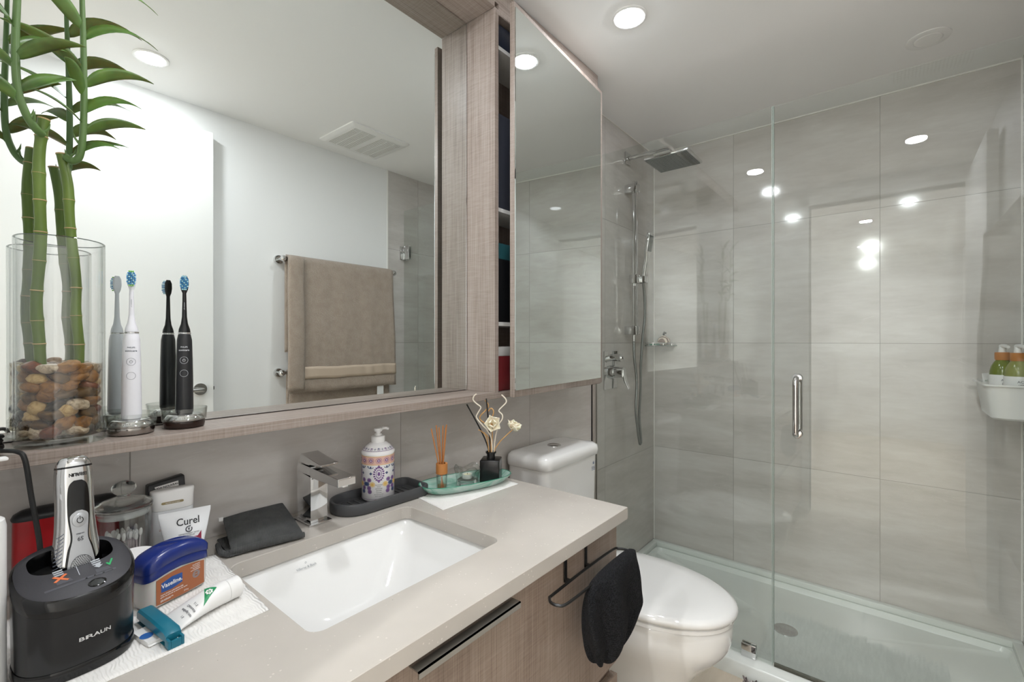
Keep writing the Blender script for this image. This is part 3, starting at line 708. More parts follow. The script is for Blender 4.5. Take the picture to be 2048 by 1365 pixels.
#PART2
# ---------------------------------------------------------------- toilet
to = thing('toilet', 'white ceramic toilet with closed lid between vanity and shower', 'toilet', (1.458, L, 0))
def egg(hw, yb, yf, z, n=64, dx=0):
    """outline seen from above: squarish at the back (yb), rounded egg at the front (yf)"""
    out = []; ym = yb + (yf - yb) * .42
    for k in range(n):
        t = 2 * PI * k / n; c, s_ = math.cos(t), math.sin(t)
        if s_ > 0: e = 2 / 3.2; y = ym + (yb - ym) * abs(s_) ** e
        else: e = 2 / 2.05; y = ym - (ym - yf) * abs(s_) ** e
        out.append((dx + hw * math.copysign(abs(c) ** (2 / (3.2 if s_ > 0 else 2.05)), c), y, z))
    return out
MB().loft([egg(.115, -.13, -.60, 0), egg(.113, -.13, -.595, .03), egg(.108, -.13, -.58, .12), egg(.115, -.125, -.60, .20), egg(.150, -.12, -.67, .275), egg(.178, -.115, -.715, .325), egg(.186, -.11, -.728, .36),
           egg(.187, -.11, -.730, .405), egg(.184, -.11, -.727, .418), egg(.17, -.12, -.71, .42)]).build('bowl', m_ceramic, to, subd=1, angle=80)
MB().loft([egg(.178, -.27, -.724, .4205), egg(.186, -.262, -.732, .424), egg(.186, -.262, -.732, .434), egg(.18, -.267, -.726, .437)]).build('seat', m_ceramic, to)
MB().loft([egg(.180, -.26, -.73, .4395), egg(.190, -.252, -.740, .442), egg(.1915, -.25, -.742, .452), egg(.188, -.252, -.738, .460), egg(.176, -.262, -.724, .466), egg(.13, -.30, -.66, .4695), egg(.05, -.4, -.5, .4705)]).build('lid', m_ceramic, to, angle=70)
for x in (-.075, .075): MB().cyl((x - .018, -.245, .447), (x + .018, -.245, .447), .014, seg=16).box(x - .016, x + .016, -.262, -.228, .42, .445, .004).build('lid_hinge', m_ceramic, to)
def tk(hx, y0, y1, z, r): return rr(-hx, hx, y0, y1, z, r, 6)
MB().loft([tk(.165, -.165, -.012, .40, .03), tk(.172, -.178, -.011, .43, .035), tk(.178, -.186, -.01, .60, .035), tk(.181, -.19, -.01, .808, .035)]).build('tank', m_ceramic, to, angle=60)
MB().loft([tk(.183, -.193, -.008, .8085, .035), tk(.188, -.199, -.006, .812, .04), tk(.189, -.200, -.005, .832, .04), tk(.186, -.197, -.007, .846, .04), tk(.176, -.186, -.014, .854, .04), tk(.14, -.15, -.03, .857, .04)]).build('tank_lid', m_ceramic, to, angle=70)
MB().lathe([(.026, 0), (.026, .003), (.024, .0045), (.0225, .0035), (.0005, .0035)], (0, -.1, .8565)).build('flush_button', m_chrome, to)
f = flat((.138, -.1905, .775), (1, 0, 0), (0, 0, 1)); pb = mat('small_blue_print', '5b6f94', .5)
mb = MB(); mb.prism([(0, .012), (-.004, .002), (0, -.002), (.004, .002)], f, .0004); ring(mb, .016, .004, .004, .005, f, .0004, 14)
for i in range(3): mb.prism(rect2(-.012, .012, -.012 - .006 * i, -.0105 - .006 * i), f, .0004)
mb.build('printed_mark', pb, to)

# bath mat corner
bmt = thing('bath_mat', 'fluffy grey and white bath mat edge by the shower kerb', 'bath mat', (1.655, .215, 0))
MB().box(-.22, .20, -.38, .20, 0, .008, .003).build('backing', mat('grey_mat_backing', '8c8784', .9), bmt)
bm_p = MB()
pile = [mat('white_mat_tuft', 'dad5d2', .95), mat('taupe_mat_tuft', '8d8280', .95), mat('dark_mat_tuft', '5b5352', .95)]
for i in range(2600):
    x, y = rng.uniform(-.22, .20), rng.uniform(-.38, .20)
    if rng.random() > .55 + .45 * (y + .38) / .58: continue
    a = rng.uniform(0, 6.28); h = rng.uniform(.018, .030); lx, ly = .010 * math.cos(a), .010 * math.sin(a)
    bm_p.mi = rng.choice((0, 0, 1, 1, 2)); bm_p.tube([(x, y, .006), (x + lx * .5, y + ly * .5, h * .7), (x + lx, y + ly, h)], [.004, .0038, .002], 5)
tag(bm_p.build('chenille_pile', pile, bmt), kind='stuff')

# ---------------------------------------------------------------- things on the worktop
CTe = CT + .0002
def paper(name, label, pts, z, seed):
    mb = MB(); bm = mb.bm; N = 26
    (ax, ay), (bx, by), (cx_, cy_), (dx, dy) = pts
    g = []
    for j in range(N + 1):
        row = []
        for i in range(N + 1):
            u, v = i / N, j / N
            x = (ax * (1 - u) + bx * u) * (1 - v) + (dx * (1 - u) + cx_ * u) * v; y = (ay * (1 - u) + by * u) * (1 - v) + (dy * (1 - u) + cy_ * u) * v
            row.append(bm.verts.new((x, y, z)))
        g.append(row)
    for j in range(N):
        for i in range(N): mb._face([g[j][i], g[j][i + 1], g[j + 1][i + 1], g[j + 1][i]])
    o = mb.build(name, m_paper, angle=180); s_ = o.modifiers.new('s', 'SOLIDIFY'); s_.thickness = .0009; s_.offset = 1
    return tag(o, label, 'paper towel')
m_paper, nt, p = new_mat('embossed_paper')
p.inputs['Base Color'].default_value = srgb('eceae6'); p.inputs['Roughness'].default_value = .9
wv = nt.add('ShaderNodeTexWave'); wv.inputs['Scale'].default_value = 70; wv.inputs['Distortion'].default_value = 9; wv.inputs['Detail'].default_value = 1; wv.inputs['Detail Scale'].default_value = .6
nt.link(mapping(nt), wv.inputs['Vector']); b = nt.add('ShaderNodeBump'); b.inputs['Strength'].default_value = .7; b.inputs['Distance'].default_value = .0012
nt.link(wv.outputs['Fac'], b.inputs['Height']); nt.link(b.outputs[0], p.inputs['Normal'])
paper('paper_towel', 'white embossed paper towel spread under the shaver station and tube', [(-.02, .722), (.308, .728), (.322, 1.0), (-.02, 1.0)], CTe, 1)
paper('paper_towel', 'white embossed paper towel under the green glass dish', [(.755, .835), (1.03, .822), (1.045, .955), (.775, .972)], CTe, 2)
PT = CTe + .0010                       # top of a paper towel

def supe(a, b, n, z, seg=56, cx=0, cy=0): return se(a, b, n, seg, cx, cy, z)
# shaver cleaning station
dk = thing('shaver_station', 'black shaver cleaning station with oval slot, on the paper towel', 'shaver station', (.1035, .8115, PT), rad(5))
W_, D_ = .0575, .052
def ztop(y): return .096 + (y + D_) / (2 * D_) * .040
def tilt(ring_, dz): return [(x, y, ztop(y) + dz) for x, y, _ in ring_]
m_dock = mat('black_satin_plastic', '17181a', .2); m_docktop = mat('charcoal_textured_plastic', '2c2b30', .5, bump=(700, .2, .0005))
MB().loft([supe(W_ * .97, D_ * .97, 2.5, 0), supe(W_, D_, 2.5, .004), supe(W_ * .99, D_ * .99, 2.5, .014), supe(W_ * .985, D_ * .985, 2.5, .0145)]).build('base_foot', m_black, dk)
MB().loft([supe(W_ * .975, D_ * .975, 2.5, .0148), supe(W_ * .985, D_ * .985, 2.5, .05), tilt(supe(W_ * 1.0, D_ * 1.0, 2.5, 0), -.018)], True, True).build('body', m_dock, dk, angle=50)
MB().loft([tilt(supe(W_ * 1.0, D_ * 1.0, 2.5, 0), -.0178), tilt(supe(W_ * 1.015, D_ * 1.015, 2.5, 0), -.012), tilt(supe(W_ * 1.005, D_ * 1.005, 2.5, 0), -.002), tilt(supe(W_ * .95, D_ * .95, 2.5, 0), .0005)], True, False).build('gloss_band', m_black, dk, angle=60)
hole = supe(.041, .0215, 3, 0, cx=0, cy=.018)
MB().loft([tilt(supe(W_ * .952, D_ * .952, 2.5, 0), .0006), tilt(supe(W_ * .93, D_ * .93, 2.5, 0), .0016), tilt(hole, .0014)], False, False).build('top_panel', m_docktop, dk, angle=60)
MB().loft([tilt(hole, .0014), [(x * .96, .018 + (y - .018) * .95, z) for x, y, z in supe(.04, .021, 3, .088, cx=0, cy=.018)], supe(.034, .016, 3, .066, cx=0, cy=.018)], False, True).build('cradle_slot', m_black, dk, angle=60)
def dockface(u, v, w_):                       # on the sloping top: u across, v up the slope
    y = v - .0065; return Vector((u, y, ztop(y) + .0017 + w_))
MB().lathe([(.0080, 0), (.0080, .0008), (.0068, .0014), (.0062, .0006), (0, .0006)], sx=1.1, sy=.85).build('start_button', m_black, dk, loc=(.012, -.0395, ztop(-.0395) + .0016), rot=(math.atan(.040 / (2 * D_)), 0, 0))
gw = mat('pale_grey_print', 'a9adb2', .5); gor = mat('orange_print', 'd8713f', .5); ggr = mat('green_print', '1fa35c', .5); gdg = mat('dark_grey_print', '46464c', .5)
mb = MB()
for cx_ in (-.017, .019):
    for i in range(3): mb.prism([(cx_ - .005 + i * .0006, .0035 - i * .0035), (cx_ + .004, .0045 - i * .0035), (cx_ + .0045, .0065 - i * .0035), (cx_ - .005, .0055 - i * .0035)], dockface, .0002)
mb.prism([(.015, -.0055), (.017, -.0055), (.017, -.002), (.022, -.002), (.022, -.0055), (.024, -.0055), (.0195, -.0095)], dockface, .0003)
mb.prism(rect2(-.0005, .0003, -.012, .004), dockface, .0002)
mb.build('printed_icon', gw, dk, smooth=False)
mb = MB()
for cx_ in (-.016, .021): mb.prism([(cx_ - .006, -.011), (cx_ + .007, -.011), (cx_ + .009, -.017), (cx_ - .006, -.018)], dockface, .0001)
mb.prism([(-.034, -.0245), (.034, -.0205), (.034, -.0175), (-.034, -.0215)], dockface, .0001)
mb.build('printed_panel', gdg, dk, smooth=False)
mb = MB(); 
for i in range(4): mb.prism([(.003 + i * .0085, -.0218 + .0004 * i), (.0055 + i * .0085, -.0218 + .0004 * i), (.0043 + i * .0085, -.0196 + .0004 * i)], dockface, .0003)
mb.build('level_marks', m_black, dk, smooth=False)
mb = MB(); mb.prism([(-.024, -.012), (-.022, -.0135), (-.010, -.004), (-.012, -.0025)], dockface, .0004).prism([(-.022, -.003), (-.024, -.0045), (-.012, -.0145), (-.010, -.013)], dockface, .0005)
mb.build('printed_cross', gor, dk, smooth=False)
mb = MB(); mb.prism([(.027, -.006), (.0285, -.005), (.0300, -.0075), (.0340, .0), (.0355, -.001), (.0305, -.0105), (.0295, -.0105)], dockface, .0004); mb.build('printed_tick', ggr, dk, smooth=False)
def dock_front(u, v, w_):
    a = -PI / 2 + u / .052
    c, s_ = math.cos(a), math.sin(a); n = 2.5
    x = W_ * .982 * math.copysign(abs(c) ** (2 / n), c); y = D_ * .982 * math.copysign(abs(s_) ** (2 / n), s_)
    return Vector((x + c * w_, y - .0004 + s_ * w_, .044 + v))
text('BRAUN', .0062, lambda u, v, w_: dock_front(u + .006, v, w_ + .0003), mat('silver_lettering', 'd9d9d9', .3, .3), dk, bold=.02, sx=1.05)

# electric shaver, head down in the station, leaning slightly
sv = thing('electric_shaver', 'silver chrome electric shaver standing head down in the black station', 'shaver', (.1075, .8115 + .017, PT + .078), rad(8)); sv.scale = (.96, .96, 1.12)
sv.rotation_euler = (rad(-9), rad(1), rad(8))
def sr_(a, b, z, yo=0): return supe(a, b, 2.6, z, 48, 0, yo)
prof = [(.019, .012, 0), (.0235, .0155, .006), (.0275, .0185, .02), (.0265, .018, .038), (.0225, .0165, .058), (.0205, .0155, .082), (.0200, .0155, .108), (.0205, .0155, .128), (.0195, .0150, .143), (.0165, .013, .152), (.010, .008, .1565)]
MB().loft([sr_(a, b, z) for a, b, z in prof]).build('body', m_chrome, sv, subd=1, angle=80)
def prad(z):
    for (a0, b0, z0_), (a1, b1, z1_) in zip(prof, prof[1:]):
        if z0_ <= z <= z1_: t = (z - z0_) / (z1_ - z0_); return a0 + (a1 - a0) * t, b0 + (b1 - b0) * t
    return prof[-1][:2]
def svf(u, v, w_):
    a, b = prad(v); q = min(1, abs(u) / a)
    return Vector((u, -b * (1 - q ** 2.6) ** (1 / 2.6) - .0006 - w_, v))
def strip(mb, prof2, t, n=5, e=0):
    """panel laid on the shaver front: prof2 = [(halfwidth, z)]"""
    bm = mb.bm; g = []
    for hw, z in prof2: g.append([bm.verts.new(svf(-hw + 2 * hw * k / n, z, t)) for k in range(n + 1)])
    for a_, b_ in zip(g, g[1:]):
        for k in range(n): mb._face([a_[k], a_[k + 1], b_[k + 1], b_[k]])
    return mb
def smooth_prof(pr, k=6): 
    P_, _ = catmull([Vector((a, b, 0)) for a, b in pr], [0] * len(pr), k); return [(max(q.x, .0004), q.y) for q in P_]
o = strip(MB(), smooth_prof([(.004, .010), (.0135, .014), (.0165, .028), (.0135, .048), (.0095, .062), (.0115, .085), (.0115, .108), (.0095, .122), (.004, .1275)]), .0002).build('front_inlay', m_black, sv)
m_sil = mat('silver_plastic', 'b9bbbe', .3, .5)
strip(MB(), smooth_prof([(.003, .0125), (.0115, .016), (.0145, .028), (.0115, .047), (.0080, .062), (.0095, .080), (.0090, .088), (.003, .0925)]), .0012).build('control_panel', m_sil, sv)
mb = MB(); mb.lathe([(.0078, 0), (.0078, .0012), (.0068, .0018), (0, .0018)], seg=32); o = mb.build('power_button', m_sil, sv, loc=tuple(svf(0, .0815, .0010)), rot=(rad(90), 0, 0))
mb = MB(); ring(mb, 0, .0815, .0028, .0036, lambda u, v, w_: svf(u, v, .0031 + w_), .0002, 20, rad(115), rad(425)); mb.prism(rect2(-.0004, .0004, .0822, .0862), lambda u, v, w_: svf(u, v, .0031 + w_), .0002); mb.build('power_symbol', m_dark, sv, smooth=False)
text('S9', .0066, lambda u, v, w_: svf(-u, .0605 - v, .0016 + w_), gdg, sv, bold=.01)
text('cordless', .0026, lambda u, v, w_: svf(-u, .0660 - v, .0016 + w_), gdg, sv)
mb = MB()
for i in range(-4, 5):
    for j in range(-5, 6):
        u, v = i * .0022 + (.0011 if j % 2 else 0), .0305 + j * .0019
        if (u / .0102) ** 2 + ((v - .0305) / .0112) ** 2 < 1: mb.prism(disc2(u, v, .00058, n=7), lambda a, b, w_: svf(a, b, .0016 + w_), .0002)
mb.build('dot_grid', m_dark, sv, smooth=False)
mb = MB(); ring(mb, 0, .0305, .0108, .0114, lambda a, b, w_: svf(a, b if abs(b) < 9 else b, .0015 + w_), .0002, 30); mb.build('grid_ring', gdg, sv, smooth=False)
text('BRAUN', .0058, lambda u, v, w_: svf(-u, .1345 - v, .0012 + w_), m_dark, sv, bold=.015)
MB().loft([[(x * 1.004, y * 1.004, z) for x, y, z in sr_(*prad(zz), zz)] for zz in (.1425, .1445)], False, False).build('head_seam', m_black, sv)
mb = MB()
for i in range(13):
    z = .014 + i * .0042; a, b = prad(z)
    for u0, u1, dz in ((-.97, -.90, 0), (-.88, -.80, .0015), (-.78, -.72, .003)): mb.prism([(a * u0, z + dz), (a * u1, z + dz + .0012), (a * u1, z + dz + .0022), (a * u0, z + dz + .001)], svf, .0002)
mb.build('grip_ribs', mat('grey_blue_grip', '7a7f8c', .4), sv)

# black mains cable from the ledge to the station
cb = thing('power_cable', 'black power cable hanging from the ledge behind the shaver station', 'cable', (.065, .93, SH))
MB().tube([(-.02, .03, .006), (-.005, .003, .006), (.002, -.004, -.006), (.008, -.010, -.06), (.014, -.03, -.12), (.013, -.045, -.16), (.010, -.05, -.19), (.012, -.055, -.235), (.03, -.06, -.243), (.04, -.07, -.238)], .0031, 10, smooth=8).build('cable_run', m_black_wire, cb)
cc = thing('coiled_cable', 'bundled coil of black cable on the ledge beside the vase', 'cable', (.022, .985, SH))
mb = MB(); P_ = []
for k in range(90):
    a = k / 90 * 2 * PI * 7; P_.append((.024 * math.cos(a) + .003 * math.sin(k), .014 * math.sin(a) * (1 + .2 * math.sin(k * .3)), .014 + .010 * math.sin(a * .5 + k * .11)))
mb.tube(P_, .0022, 8, smooth=3).build('coil', m_black_wire, cc)
MB().tube([(0, -.016, .006), (.001, -.018, .016), (0, 0, .027), (-.001, .018, .016), (0, .016, .006)], .003, 8, smooth=5).build('cable_tie', m_black_wire, cc)
wc = thing('white_cable', 'pair of grey white cables lying on the ledge left of the vase', 'cable', (.02, 1.025, SH + .005))
for i, z in enumerate((.035, .026, .017)): MB().tube([(-.09, -.005 + i * .004, z - .02 + .003), (-.03, .0 + i * .004, z - .004), (.0, .004, z + .006), (.028, .012 + .004 * i, z + .002)], .0022, 8, smooth=6).build('strand', mat('grey_white_cable', 'b9b8b8', .4), wc)

# white pump bottle at the picture's left edge
pm = thing('lotion_pump_bottle', 'tall white pump bottle at the left end of the worktop', 'bottle', (.0185, .806, PT), rad(8))
MB().lathe([(.0235, 0), (.025, .003), (.025, .190), (.0235, .198), (.017, .203), (.0145, .205)], seg=48).build('bottle_body', m_plastic_w, pm)
MB().lathe([(.014, .205), (.0145, .206), (.0145, .216), (.012, .218), (0, .218)]).build('collar', m_plastic_w, pm)
MB().tube([(0, 0, .218), (.001, 0, .236), (.006, 0, .256), (.004, 0, .270), (-.006, 0, .277), (-.018, 0, .277)], [.0055, .0055, .0055, .006, .0065, .006], 12, smooth=5).box(-.03, .026, -.006, .006, .2655, .2695, .0015).build('pump_head', m_plastic_w, pm)

# petroleum jelly jar
vj = thing('petroleum_jelly_jar', 'clear jar with blue lid and brown label, on the paper towel', 'jar', (.226, .890, PT), rad(20))
hx, hy = .0485, .021
def jr(g, z, r=.014, bow=0): return [(x, y, z + bow * (1 - (x / hx) ** 2)) for x, y, _ in rr(-hx - g, hx + g, -hy - g, hy + g, 0, r, 6)]
def dens(ring_, k=4):
    out = []
    n = len(ring_)
    for i in range(n):
        a, b = Vector(ring_[i]), Vector(ring_[(i + 1) % n])
        m_ = k if (a - b).length > .02 else 1
        for j in range(m_): out.append(tuple(a.lerp(b, j / m_)))
    return out
def jrd(g, z, r=.014, bow=0): return [(x, y, z + bow * (1 - (x / hx) ** 2)) for x, y, _ in dens(rr(-hx - g, hx + g, -hy - g, hy + g, 0, r, 6), 8)]
m_jel = mat('translucent_cream_jelly', 'd3d0cb', .25, sss=.3)
MB().loft([jrd(-.006, 0), jrd(-.001, .004), jrd(0, .012), jrd(0, .05), jrd(-.0015, .056, bow=.004)]).build('jar_body', m_jel, vj, angle=60)
m_blue = mat('deep_blue_plastic', '1a2d74', .25)
MB().loft([jrd(.0012, .043, bow=.008), jrd(.0016, .044, bow=.008), jrd(.0012, .055, bow=.008), jrd(.0006, .0555, bow=.0085), jrd(.002, .056, bow=.009), jrd(.0022, .066, bow=.011), jrd(-.001, .071, bow=.012), jrd(-.009, .0735, r=.01, bow=.0125)], True, True).build('lid', m_blue, vj, angle=60)
lf = lambda u, v, w_: Vector((u, -hy - .0003 - w_, v))
m_brn = mat('brown_label', 'a4613a', .4); m_wht = mat('white_print', 'f1efec', .5)
mb = MB(); N = 14
top = [(-.037 + .075 * k / N, .0400 + .0080 * (1 - ((-.037 + .075 * k / N) / hx) ** 2)) for k in range(N + 1)]
bot = [(-.037 + .075 * k / N, .0075 - .003 * (1 - ((-.037 + .075 * k / N) / hx) ** 2)) for k in range(N, -1, -1)]
mb.prism(top + bot, lf, .0003).build('label', m_brn, vj, smooth=False)
MB().prism([(-.030, .0225), (-.030, .0365), (-.014, .0405), (.002, .0395), (.002, .0250), (-.014, .0215)], lambda u, v, w_: lf(u, v, w_ + .0004), .0002).build('logo_patch', mat('logo_blue', '1f4f97', .35), vj, smooth=False)
text('Vaseline.', .0090, lambda u, v, w_: lf(u - .014, v + .0310, w_ + .0007), m_wht, vj, bold=.015)
for i, (s, z, sz) in enumerate((('cocoa butter petroleum jelly', .0205, .0030), ('gelée de pétrole au beurre de cacao', .0172, .0028), ('rich conditioning jelly', .0125, .0022), ('gelée hydratante', .0112, .0022))):
    text(s, sz, lambda u, v, w_, z=z: lf(u - .031, v + z - .002, w_ + .0004), m_wht, vj, align='LEFT')
for i in range(4): text(('hypoallergenic', 'non-comedogenic', 'hypoallergène', 'non comédogène')[i], .0022, lambda u, v, w_, i=i: lf(u + .031, v + .0425 - .0028 * i, w_ + .0004), m_wht, vj, align='RIGHT')
mb = MB(); ff = lambda u, v, w_: lf(u + .0245, v + .0265, w_ + .0004)
ring(mb, 0, 0, .0052, .006, ff, .0002); ring(mb, 0, 0, .0034, .0046, ff, .0002, 20); mb.prism(rect2(-.004, .004, -.0006, .0006), ff, .0003)
mb.build('round_seal', mat('grey_print2', '8f9094', .5), vj, smooth=False)
text('215 g', .0032, lambda u, v, w_: lf(u + .008, v + .009, w_ + .0004), m_wht, vj)

# white tube lying down with a teal squeezer clip
tbm = thing('ointment_tube', 'white tube with green triangle lying on the paper towel, tail pinched by the teal clip', 'tube', (.199, .790, PT), rad(9.5))
rc = .0165
MB().tube([(.076, 0, rc), (.0765, 0, rc), (.094, 0, rc), (.0955, 0, rc)], [rc - .001, rc - .0003, rc - .0003, rc - .002], 40).build('cap', m_plastic_w, tbm)
def tube_ring(x, w2, h2, n=40):
    return [(x, w2 * math.cos(2 * PI * k / n), h2 + h2 * math.sin(2 * PI * k / n)) for k in range(n)]
TP = [(-.036, .026, .0016), (-.012, .0275, .0018), (-.004, .0275, .0035), (.02, .0245, .0095), (.045, .0195, .0150), (.066, .0172, .0164), (.0755, rc, rc)]
MB().loft([tube_ring(*q) for q in TP]).build('tube_body', m_plastic_w, tbm, angle=60)
def tq(x):
    for a, b in zip(TP, TP[1:]):
        if a[0] <= x <= b[0]: t = (x - a[0]) / (b[0] - a[0]); return a[1] + (b[1] - a[1]) * t, a[2] + (b[2] - a[2]) * t
    return TP[-1][1:]
def tsf(u, v, w_):                      # u along the tube, v across, laid on the upper side facing the camera
    w2, h2 = tq(max(-.036, min(.0755, u))); th_ = rad(-40) + v / max(h2, .012) * .9
    th_ = PI / 2 + .55 - v / w2
    return Vector((u, (w2 + w_) * math.cos(th_ + 0), h2 + (h2 + w_) * math.sin(th_) + .0003))
m_tg = mat('green_triangle_print', '128a53', .4)
mb = MB(); bm = mb.bm; N = 10; rows = []
for i in range(N + 1):                  # from the long edge towards the point at the cap end
    t = i / N; rows.append([bm.verts.new(tsf(((.034 + .015 * k / 8) * (1 - t) + .060 * t), ((-.012 + .031 * k / 8) * (1 - t) + .004 * t), .0003)) for k in range(9)])
for a_, b_ in zip(rows, rows[1:]):
    for k in range(8): mb._face([a_[k], a_[k + 1], b_[k + 1], b_[k]])
mb.build('green_triangle', m_tg, tbm)
mb = MB()
for k in range(7):
    a = 2 * PI * k / 7; cx_, cy_ = .0485 + .0036 * math.cos(a), .004 + .0036 * math.sin(a)
    mb.prism(disc2(cx_, cy_, .0016, n=8), lambda u, v, w_: tsf(u, v, w_ + .0006), .0003)
mb.prism(disc2(.0485, .004, .001, n=8), lambda u, v, w_: tsf(u, v, w_ + .0006), .0003)
mb.build('flower_print', m_wht, tbm, smooth=False)
for i, s in enumerate(('1 %', 'antifungal cream', 'Clotrimazole', 'à 1 %')):
    text(s, .0042, lambda u, v, w_, i=i: tsf(.010 + .0062 * i - v, -u * 1.0 + .002, w_ + .0005), gdg, tbm)
text('ooo', .001, lambda u, v, w_: tsf(.01, 0, 0), gdg, tbm) if False else None
MB().loft([[(-.036, -.022, .003), (-.036, .022, .003), (-.036, .022, .006), (-.036, -.022, .006)], [(-.014, -.024, .003), (-.014, .024, .003), (-.014, .024, .0052), (-.014, -.024, .0052)]]).build('rolled_tail', m_plastic_w, tbm)
MB().prism(disc2(-.030, -.004, .0075), lambda u, v, w_: Vector((u, v, .0064 + w_)), .0003).build('blue_dot', mat('blue_dot_print', '2c62a8', .4), tbm, smooth=False)
m_teal = mat('teal_plastic', '146a80', .35)
cpz = thing('tube_squeezer_clip', 'teal plastic squeezer clip across the tail of the white tube', 'clip', (.186, .789, PT), rad(6))
def crr(x0, x1, z0, z1, y): return [(x0, y, z0), (x1, y, z0), (x1, y, z1), (x1 - .003, y, z1 + .002), (x0 + .003, y, z1 + .002), (x0, y, z1)]
MB().loft([crr(-.009, .009, .0078, .015, .052), crr(-.0095, .0095, .0078, .018, .048), crr(-.0095, .0095, .0078, .019, 0), crr(-.0095, .0095, .0078, .018, -.040), crr(-.009, .009, .0078, .014, -.047)]).build('upper_jaw', m_teal, cpz, angle=30)
MB().box(-.0085, .0085, -.052, .052, 0, .0012, .0004).box(-.0095, -.006, -.056, -.044, .0, .012, .001).box(.006, .0095, -.056, -.044, 0, .012, .001).box(-.006, .006, -.056, -.053, 0, .0105, .0008).box(-.006, .006, .048, .052, 0, .010).build('lower_jaw', m_teal, cpz, angle=30)

# hand cream tube standing on its cap
cu_ = thing('hand_cream_tube', 'white cream tube with dark script, standing behind the blue-lidded jar', 'tube', (.270, .983, PT), rad(-12))
MB().lathe([(.02, 0), (.0215, .002), (.0215, .022), (.020, .023), (0, .023)], seg=36).build('cap', m_plastic_w, cu_)
m_tubew = mat('white_laminate_tube', 'eceef0', .25)
CU = [(.024, .018, .0232), (.029, .0165, .043), (.034, .0115, .068), (.0375, .004, .090), (.0385, .0009, .0955), (.0387, .0008, .1025)]
MB().loft([supe(a, b, 2.3, z) for a, b, z in CU]).build('tube_body', m_tubew, cu_, angle=70)
def cuf(u, v, w_):
    z = v
    for (a0, b0, z0_), (a1, b1, z1_) in zip(CU, CU[1:]):
        if z0_ <= z <= z1_: t = (z - z0_) / (z1_ - z0_); a, b = a0 + (a1 - a0) * t, b0 + (b1 - b0) * t; break
    else: a, b = CU[-1][:2]
    q = min(.98, abs(u) / a); return Vector((u, -b * (1 - q ** 2.3) ** (1 / 2.3) - .0005 - w_, z))
text('Curel', .0165, lambda u, v, w_: cuf(u + .004, v + .083, w_), mat('near_black_print', '26282b', .5), cu_, bold=.01, sx=.92)
mb = MB(); ring(mb, .005, .0705, .0036, .0052, cuf, .0003, 24, rad(60), rad(390)); mb.prism([(.0035, .0725), (.0065, .0725), (.005, .067)], cuf, .0003).prism([(.005, .075), (.008, .077), (.0075, .075)], cuf, .0003)
mb.build('emblem', gdg, cu_, smooth=False)
text('DERMATOLOGIST TESTED', .0026, lambda u, v, w_: cuf(u + .005, v + .0632, w_), gdg, cu_)
text('PEAUX SÈCHES', .0026, lambda u, v, w_: cuf(u + .005, v + .0600, w_), gdg, cu_)
MB().prism([(.006, .056), (.018, .056), (.0235, .0635), (.0235, .045), (.006, .045)], cuf, .0003).build('crimson_wedge', mat('crimson_print', '8c1d3c', .4), cu_, smooth=False)

# lotion bottle with flip cap, behind it
lb = thing('lotion_bottle', 'white flip-cap lotion bottle with a gold lozenge, against the tiled wall', 'bottle', (.264, 1.034, CTe + 0), rad(-8)); lb.scale = (1, 1, .94)
def lr(a, b, z): return supe(a, b, 2.8, z)
MB().loft([lr(.030, .0175, 0), lr(.0315, .0185, .004), lr(.0325, .019, .05), lr(.032, .0185, .105)]).build('bottle_body', m_tubew, lb, angle=60)
MB().loft([lr(.0318, .0184, .1055), lr(.0322, .0185, .112), lr(.0325, .0165, .125), lr(.0335, .013, .138), lr(.033, .0115, .1415), lr(.029, .009, .143)]).build('flip_cap', m_plastic_w, lb, angle=60)
lbf = lambda u, v, w_: Vector((u, -.0184 * (1 - min(.98, abs(u) / .0322) ** 2.8) ** (1 / 2.8) + .35 * max(0, v - .112) * .5 - .0006 - w_, v))
m_gold = mat('dull_gold_print', '8f7f56', .4)
MB().prism([(-.016 + .0022 * math.cos(a), .1195 + .0022 * math.sin(a)) for a in [PI / 2 + PI * k / 6 for k in range(7)]] + [(.013 + .0022 * math.cos(a), .1195 + .0022 * math.sin(a)) for a in [-PI / 2 + PI * k / 6 for k in range(7)]], lambda u, v, w_: lbf(u, v, w_ + .0005), .0003).build('gold_lozenge', m_gold, lb, smooth=False)
text('PROTECTION & SOIN', .0022, lambda u, v, w_: lbf(u - .0015, v + .1195, w_ + .001), m_wht, lb)
text('A', .017, lambda u, v, w_: lbf(u - .012, v + .088, w_), gdg, lb, bold=.01); text('active', .008, lambda u, v, w_: lbf(u - .012, v + .070, w_), mat('dusty_pink_print', 'b98a7e', .5), lb)

bk_ = thing('black_shaver_cap_box', 'black slanted plastic case with a white sticker, behind the white lotion bottle', 'case', (.2555, 1.0685, CTe), 0)
MB().loft([[(-.022, .013, 0), (.036, .013, 0), (.036, -.011, 0), (-.022, -.011, 0)], [(-.022, .013, .12), (.036, .013, .12), (.036, -.011, .12), (-.022, -.011, .12)],
           [(-.022, .012, .137), (.036, .012, .146), (.036, -.004, .146), (-.022, -.004, .137)], [(-.020, .010, .1395), (.034, .010, .148), (.034, -.002, .148), (-.020, -.002, .1395)]]).build('case_body', m_black_m, bk_, bevel=.002, smooth=True)
f = flat((.004, -.0105, .1325), (1, 0, .12), (0, .28, 1))
MB().prism(rect2(-.017, .020, -.006, .0045), lambda u, v, w_: f(u, v, w_ + .002), .0004).build('sticker', m_plastic_w, bk_, smooth=False)
text('NEW NOUVEAU', .0052, lambda u, v, w_: f(u + .0015, v, w_ + .0026), m_dark, bk_, bold=.02)
bk_.name = 'plastic_case'; bk_.scale = (1, 1, 1.0)

